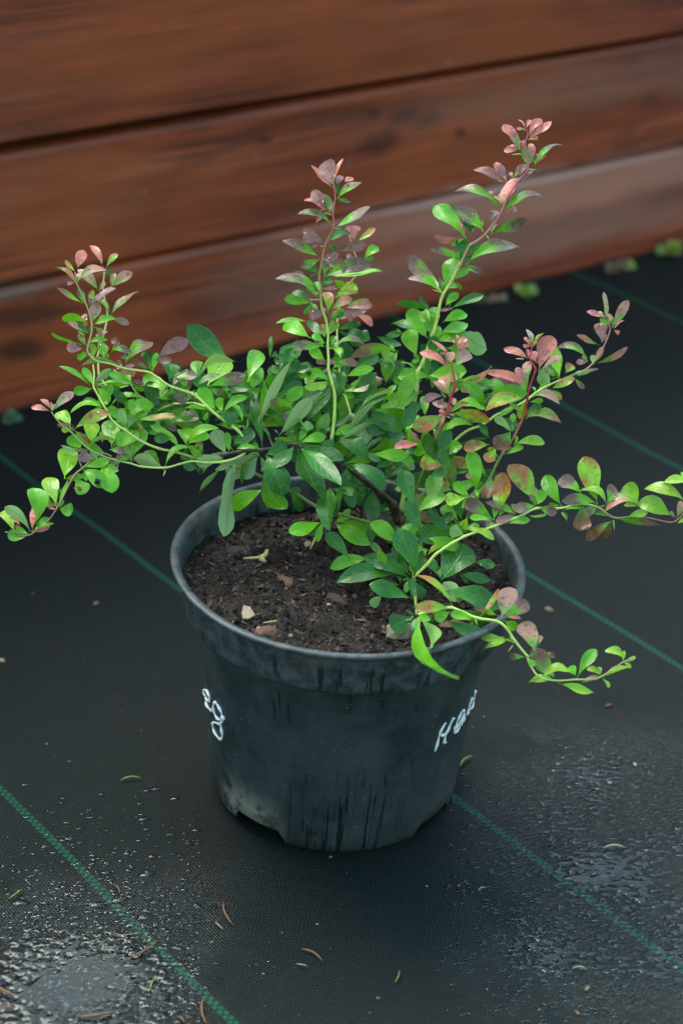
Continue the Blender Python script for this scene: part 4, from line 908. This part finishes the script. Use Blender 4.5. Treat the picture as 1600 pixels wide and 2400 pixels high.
# ------------------------------------------------------------------ water on the mat
def puddle():
    # thin film of water with rounded edges and dry islands, near left corner
    def field(x, y, px, py):
        # falls off away from the puddle heart (pixels of the photograph used only to find the place)
        m = math.exp(-(((px-200)/230)**2+((py-2320)/150)**2)**1.3)
        n_ = noise.fractal(Vector((x*150, y*230, 4)), .8, 2.1, 4)
        n2 = noise.noise(Vector((x*260, y*420, 8)))
        return m*.95 - .40 + n_*.42 + n2*.22 + .25*noise.noise(Vector((x*40, y*60, 2)))*m
    res = .0011; x0, x1, y0, y1 = -.30, -.02, -.40, -.10
    nx, ny = int((x1-x0)/res), int((y1-y0)/res)
    V, F, idx = [], [], {}
    H = {}
    for j in range(ny+1):
        for i in range(nx+1):
            x, y = x0+i*res, y0+j*res; px, py, _ = to_px(Vector((x, y, 0)))
            if py > 2600 or px < -250: H[i, j] = -1; continue
            H[i, j] = field(x, y, px, py)
    def vid(i, j):
        if (i, j) not in idx:
            h = H[i, j]; x, y = x0+i*res, y0+j*res
            z = gz(x, y) + (.0003 + .0006*math.sqrt(min(1, h/.3)) if h > 0 else .0001)
            z += .00010*noise.noise(Vector((x*300, y*300, 1)))
            idx[i, j] = len(V); V.append((x, y, z))
        return idx[i, j]
    for j in range(ny):
        for i in range(nx):
            c = [(i, j), (i+1, j), (i+1, j+1), (i, j+1)]
            if sum(H[k] > 0 for k in c) >= 2: F.append(tuple(vid(*k) for k in c))
    o = obj('puddle', mesh('puddle', V, F, MWA)); tag(o, 'shallow broken puddle shining on the mat at the lower left', 'puddle', kind='stuff')
    # thin broken film in the weave at the right
    res = .00125; x0, x1, y0, y1 = .05, .42, -.42, .10
    nx, ny = int((x1-x0)/res), int((y1-y0)/res); V, F, idx, H = [], [], {}, {}
    for j in range(ny+1):
        for i in range(nx+1):
            x, y = x0+i*res, y0+j*res; px, py, _ = to_px(Vector((x, y, 0)))
            if py > 2480 or px > 1680 or px < 940 or py < 1600: H[i, j] = -1; continue
            a = min(1, (px-980)/330)*min(1, (py-1600)/300)
            big = noise.noise(Vector((x*14, y*20, 6)))
            n_ = noise.fractal(Vector((x*150+y*60, y*270, 11)), .9, 2.1, 3)
            H[i, j] = .75*a*(.62+.75*big) - .62 + n_*.50
    for j in range(ny):
        for i in range(nx):
            c = [(i, j), (i+1, j), (i+1, j+1), (i, j+1)]
            if sum(H[k] > 0 for k in c) >= 2: F.append(tuple(vid(*k) for k in c))
    o = obj('puddle', mesh('puddle', V, F, MWA)); tag(o, 'broken film of rain water glinting on the mat at the lower right', 'puddle', kind='stuff')
    # separate drops
    mb = MB(); rnd = random.Random(12)
    def drop(x, y, s, el, ro):
        V, F = [], []; z = gz(x, y)+.0003; sg = 10
        ks = [rnd.uniform(.75, 1.25) for _ in range(sg)]
        for j, (rr, hh) in enumerate(((1, -.2), (.9, .28), (.55, .5))):
            for k in range(sg):
                a = k*2*math.pi/sg; u, v = math.cos(a)*s*rr*el*ks[k], math.sin(a)*s*rr*ks[k]
                V.append((x+u*math.cos(ro)-v*math.sin(ro), y+u*math.sin(ro)+v*math.cos(ro), z+s*hh*.55))
        V.append((x, y, z+s*.33))
        for j in range(2):
            for k in range(sg): F.append((j*sg+k, j*sg+(k+1) % sg, (j+1)*sg+(k+1) % sg, (j+1)*sg+k))
        for k in range(sg): F.append((2*sg+k, 2*sg+(k+1) % sg, 3*sg))
        mb.add(V, F)
    for _ in range(2600):
        px = rnd.uniform(-20, 470); py = 1850 + 560*rnd.random()**.75
        dens = math.exp(-(((px-240)/210)**2)*.8)*min(1, (py-1800)/330)
        if rnd.random() > dens: continue
        p = at_z(px, py, 0); drop(p.x, p.y, rnd.choice((.0005, .0007, .001, .0012, .0018)), rnd.uniform(1, 2.0), rnd.uniform(-.4, .4))
    for (px, py, s) in [(363,1850,.004),(407,1873,.004),(335,1921,.0045),(343,1945,.003),(247,2045,.004),(280,2108,.0062),(225,2118,.0065),(340,2052,.0045),(365,2113,.004),(342,2147,.006),(250,2115,.003),(60,1840,.003),(163,1785,.003),(45,2115,.006),(85,2145,.004),(400,1975,.0025),(300,2065,.003),(345,2050,.006)]:
        p = at_z(px, py, 0); drop(p.x, p.y, s*.62, 1.6, .1)
    for _ in range(1500):
        px = rnd.gauss(1330, 190); py = rnd.gauss(2120, 230)
        if not (1040 < px < 1640 and 1680 < py < 2440): continue
        p = at_z(px, py, 0); drop(p.x, p.y, rnd.choice((.0005, .0007, .0009, .0013)), rnd.uniform(1.2, 2.8), rnd.uniform(-.5, .9))
    o = obj('water_drops', mesh('water_drops', mb.v, mb.f, MWA)); tag(o, 'rain drops beaded on the black mat in front of the pot', 'water drops', kind='stuff')
puddle()

# ------------------------------------------------------------------ needles and litter on the mat
MNB = grit_mat('needle_brown', (.20, .085, .035), .5); MNG = grit_mat('needle_green', (.17, .22, .04), .5); MNP = grit_mat('needle_pale', (.36, .29, .18), .5)
def needle(x0, y0, x1, y1, r, mt_, label, group, arch=.0012, name='needle', cat='needle'):
    a = at_z(x0, y0, 0); b_ = at_z(x1, y1, 0); a.z = gz(a.x, a.y)+r+.0006; b_.z = gz(b_.x, b_.y)+r+.0006
    d_ = b_-a; s = Vector((-d_.y, d_.x, 0)); L = d_.length
    pts = []
    for k in range(7):
        t = k/6; pts.append(d_*t + s*(.10*4*t*(1-t))*(1 if (x0+y0) % 2 else -1) + Vector((0, 0, arch*4*t*(1-t))))
    V, F = tube(pts, [r*.35, r*.55, r*.65, r*.6, r*.6, r*.5, r*.15], 6)
    o = obj(name, mesh(name, V, F, mt_), None, a); return tag(o, label, cat, group)
GN = 'conifer needles fallen on the mat'
for (x0, y0, x1, y1, r, mt_, lb) in [
 (283,1834,331,1829,.0011,MNG,'yellow green needle on the mat left of the pot foot'),
 (20,2108,52,2086,.0009,MNG,'green needle near the left edge of the mat'),
 (266,2075,280,2097,.0009,MNB,'short rusty needle standing in the rain drops left of the pot'),
 (305,2243,372,2203,.0010,MNB,'long brown needle crossing the green thread above the puddle'),
 (353,2318,366,2291,.0009,MNG,'yellow needle beside the right edge of the puddle'),
 (182,2380,266,2369,.0014,MNB,'thick orange brown needle lying in the puddle'),
 (-6,2312,34,2334,.0014,MNB,'curved brown needle at the left edge above the corner'),
 (-8,2367,32,2363,.0012,MNB,'brown needle in the lower left corner'),
 (478,2338,486,2402,.0012,MNB,'dark red needle on the green thread at the bottom'),
 (524,2118,547,2172,.0011,MNB,'bent brown needle in front of the left pot foot'),
 (488,2121,526,2131,.0008,MDK,'dark thin needle crossing the bent brown one'),
 (505,2163,523,2180,.0007,MNP,'short pale needle left of the bent brown one'),
 (706,2227,756,2257,.0010,MNB,'orange brown needle in the middle foreground'),
 (694,2260,722,2266,.0006,MNP,'thin grey needle left below the middle foreground one'),
 (1412,1995,1464,1994,.0012,MNP,'straight cream needle on the wet mat at the right'),
 (1077,1802,1108,1777,.0013,MNG,'yellow green needle tip peeping out right of the pot'),
 (1340,2277,1374,2279,.0008,MNP,'short pale needle on the wet mat at the lower right'),
 (415,2380,432,2396,.0010,MNB,'short brown needle at the very bottom left of the green thread'),
 (925,2305,934,2276,.0007,MNG,'thin olive needle in the middle of the lower foreground'),
 (1120,2091,1136,2087,.0007,MNP,'tiny pale needle right of the lower middle')]:
    needle(x0, y0, x1, y1, r, mt_, lb, GN)
GC = 'small bits of litter on the mat'
for i, (x, y, s, mt_, lb) in enumerate([
 (743,2166,.0013,MPALE,'white crumb on the mat below the pot front'), (1375,2322,.0035,MSTO,'crumpled tan leaf scrap at the lower right'),
 (1352,2378,.003,MNB,'tan husk near the bottom right'), (886,2338,.002,MNB,'tan crumb at the lower middle of the mat'), (440,1975,.003,MDK,'muddy crumb beside the left foot of the pot'),
 (1487,1797,.003,MPALE,'cream crumb on the mat at the right'), (1290,1983,.0028,MDK,'dark brown crumb beside the green thread at the right'), (225,1416,.004,MSTO,'tan crumb on the mat left of the pot rim'),
 (78,1389,.0025,MBK,'rusty crumb on the mat at the left'), (4,1548,.004,MPALE,'pale crumb at the left edge of the mat'), (1425,1660,.004,MBK,'dark rusty crumb right of the pot wall'),
 (1000,2078,.0012,MPALE,'tiny cream crumb below the right foot of the pot'), (1075,2077,.0011,MPALE,'cream speck by the green thread below the pot'), (1350,1955,.0016,MDK,'black seed on the wet mat'),
 (110,1745,.002,MSTO,'brown grain on the mat above the left green thread'), (1285,1440,.006,MSTO,'blurred tan grit right of the pot rim'), (775,2010,.002,MNB,'rusty crumb at the front foot of the pot')]):
    p = at_z(x, y, 0); s *= .72; lump('litter', (p.x, p.y, gz(p.x, p.y)+s*.3), (s, s*.55), mt_, lb, 'litter', GC, .5, i, i+60)
# loose fine grit: nobody could count it
mb = MB(); rnd = random.Random(3)
for _ in range(450):
    px, py = rnd.uniform(-50, 1650), rnd.uniform(1450, 2450); p = at_z(px, py, 0); s = rnd.choice((.0003, .0004, .0005, .0008))
    if math.hypot(p.x, p.y) < .09: continue
    z = gz(p.x, p.y)+s*.4
    V = [(p.x+s*a*rnd.uniform(.6, 1.3), p.y+s*b_*rnd.uniform(.6, 1.3), z+s*c_*.6) for a, b_, c_ in ((1, 0, 0), (-1, 0, 0), (0, 1, 0), (0, -1, 0), (0, 0, 1))]
    mb.add(V, [(0, 2, 4), (2, 1, 4), (1, 3, 4), (3, 0, 4)])
o = obj('grit', mesh('grit', mb.v, mb.f, grit_mat('grit', (.10, .075, .055), .8))); tag(o, 'fine sandy grit sprinkled on the black mat', 'grit', kind='stuff')

# ------------------------------------------------------------------ weeds and dead leaves along the foot of the fence
def small_leafcluster(name, P, n_, size, cols, label, cat, group, seed, flat=False):
    rnd = random.Random(seed); root = empty(name, P); tag(root, label, cat, group)
    for k in range(n_):
        a = rnd.uniform(0, 6.28); el = rnd.uniform(.2, 1.1) if not flat else rnd.uniform(.0, .25)
        B = Vector(P)+Vector((rnd.uniform(-1, 1), rnd.uniform(-.5, .5), 0))*size*.2
        T = B+Vector((math.cos(a)*math.cos(el), math.sin(a)*math.cos(el), math.sin(el)))*size*.8*rnd.uniform(.6, 1)
        PAL['w'] = (*[tuple(rnd.choice(cols))]*2, .5, .2)
        V, F, UVs, C = make_leaf(B, T, size*rnd.uniform(.2, .3), 'w', 0, rnd)[:4]
        o = obj('leaf', leaf_mesh(V, F, UVs, C), root, B-Vector(P))
    return root
YGc = [(.40, .50, .06), (.30, .45, .08), (.50, .48, .08)]; DRY = [(.34, .20, .10), (.40, .26, .12), (.25, .12, .07)]
def foot(px, dy, out=.02):
    # point on the mat just in front of the fence under picture column px
    best = None
    for k in range(-60, 260):
        p = W0 + WD*(k*.01) - WN*out; x, y, _ = to_px(p)
        if best is None or abs(x-px) < best[0]: best = (abs(x-px), p)
    p = best[1].copy(); p.z = gz(p.x, p.y)+.002; return p
for i, (px, out, n_, sz, cols, nm, lb, cat, g) in enumerate([
 (1215,.03,7,.022,YGc,'weed','yellow green weed at the fence foot right of the tallest shoots','weed','weeds along the fence foot'),
 (1170,.03,4,.018,DRY,'dead_leaf','brown dead leaf left of the yellow green weed','dead leaves','dead leaves along the fence foot'),
 (1435,.02,6,.028,[(.30,.15,.08),(.25,.12,.07)],'dead_leaf','orange dead leaves curled against the fence foot at the right','dead leaves','dead leaves along the fence foot'),
 (1465,.03,3,.014,YGc,'weed','small green sprout beside the orange dead leaves','weed','weeds along the fence foot'),
 (1558,.02,7,.026,YGc,'weed','yellow green weed at the fence foot by the right edge','weed','weeds along the fence foot'),
 (1590,.02,5,.026,DRY,'dead_leaf','dead leaves past the rightmost weed','dead leaves','dead leaves along the fence foot'),
 (1110,.02,5,.018,[(.10,.16,.04)],'weed','dark green moss tuft at the fence foot behind the tall shoots','weed','weeds along the fence foot'),
 (15,.03,6,.02,[(.06,.13,.05),(.05,.10,.05)],'weed','dark green weed at the fence foot by the left edge','weed','weeds along the fence foot')]):
    small_leafcluster(nm, foot(px, 0, out), n_, sz, cols, lb, cat, g, 200+i, flat=(nm == 'dead_leaf'))
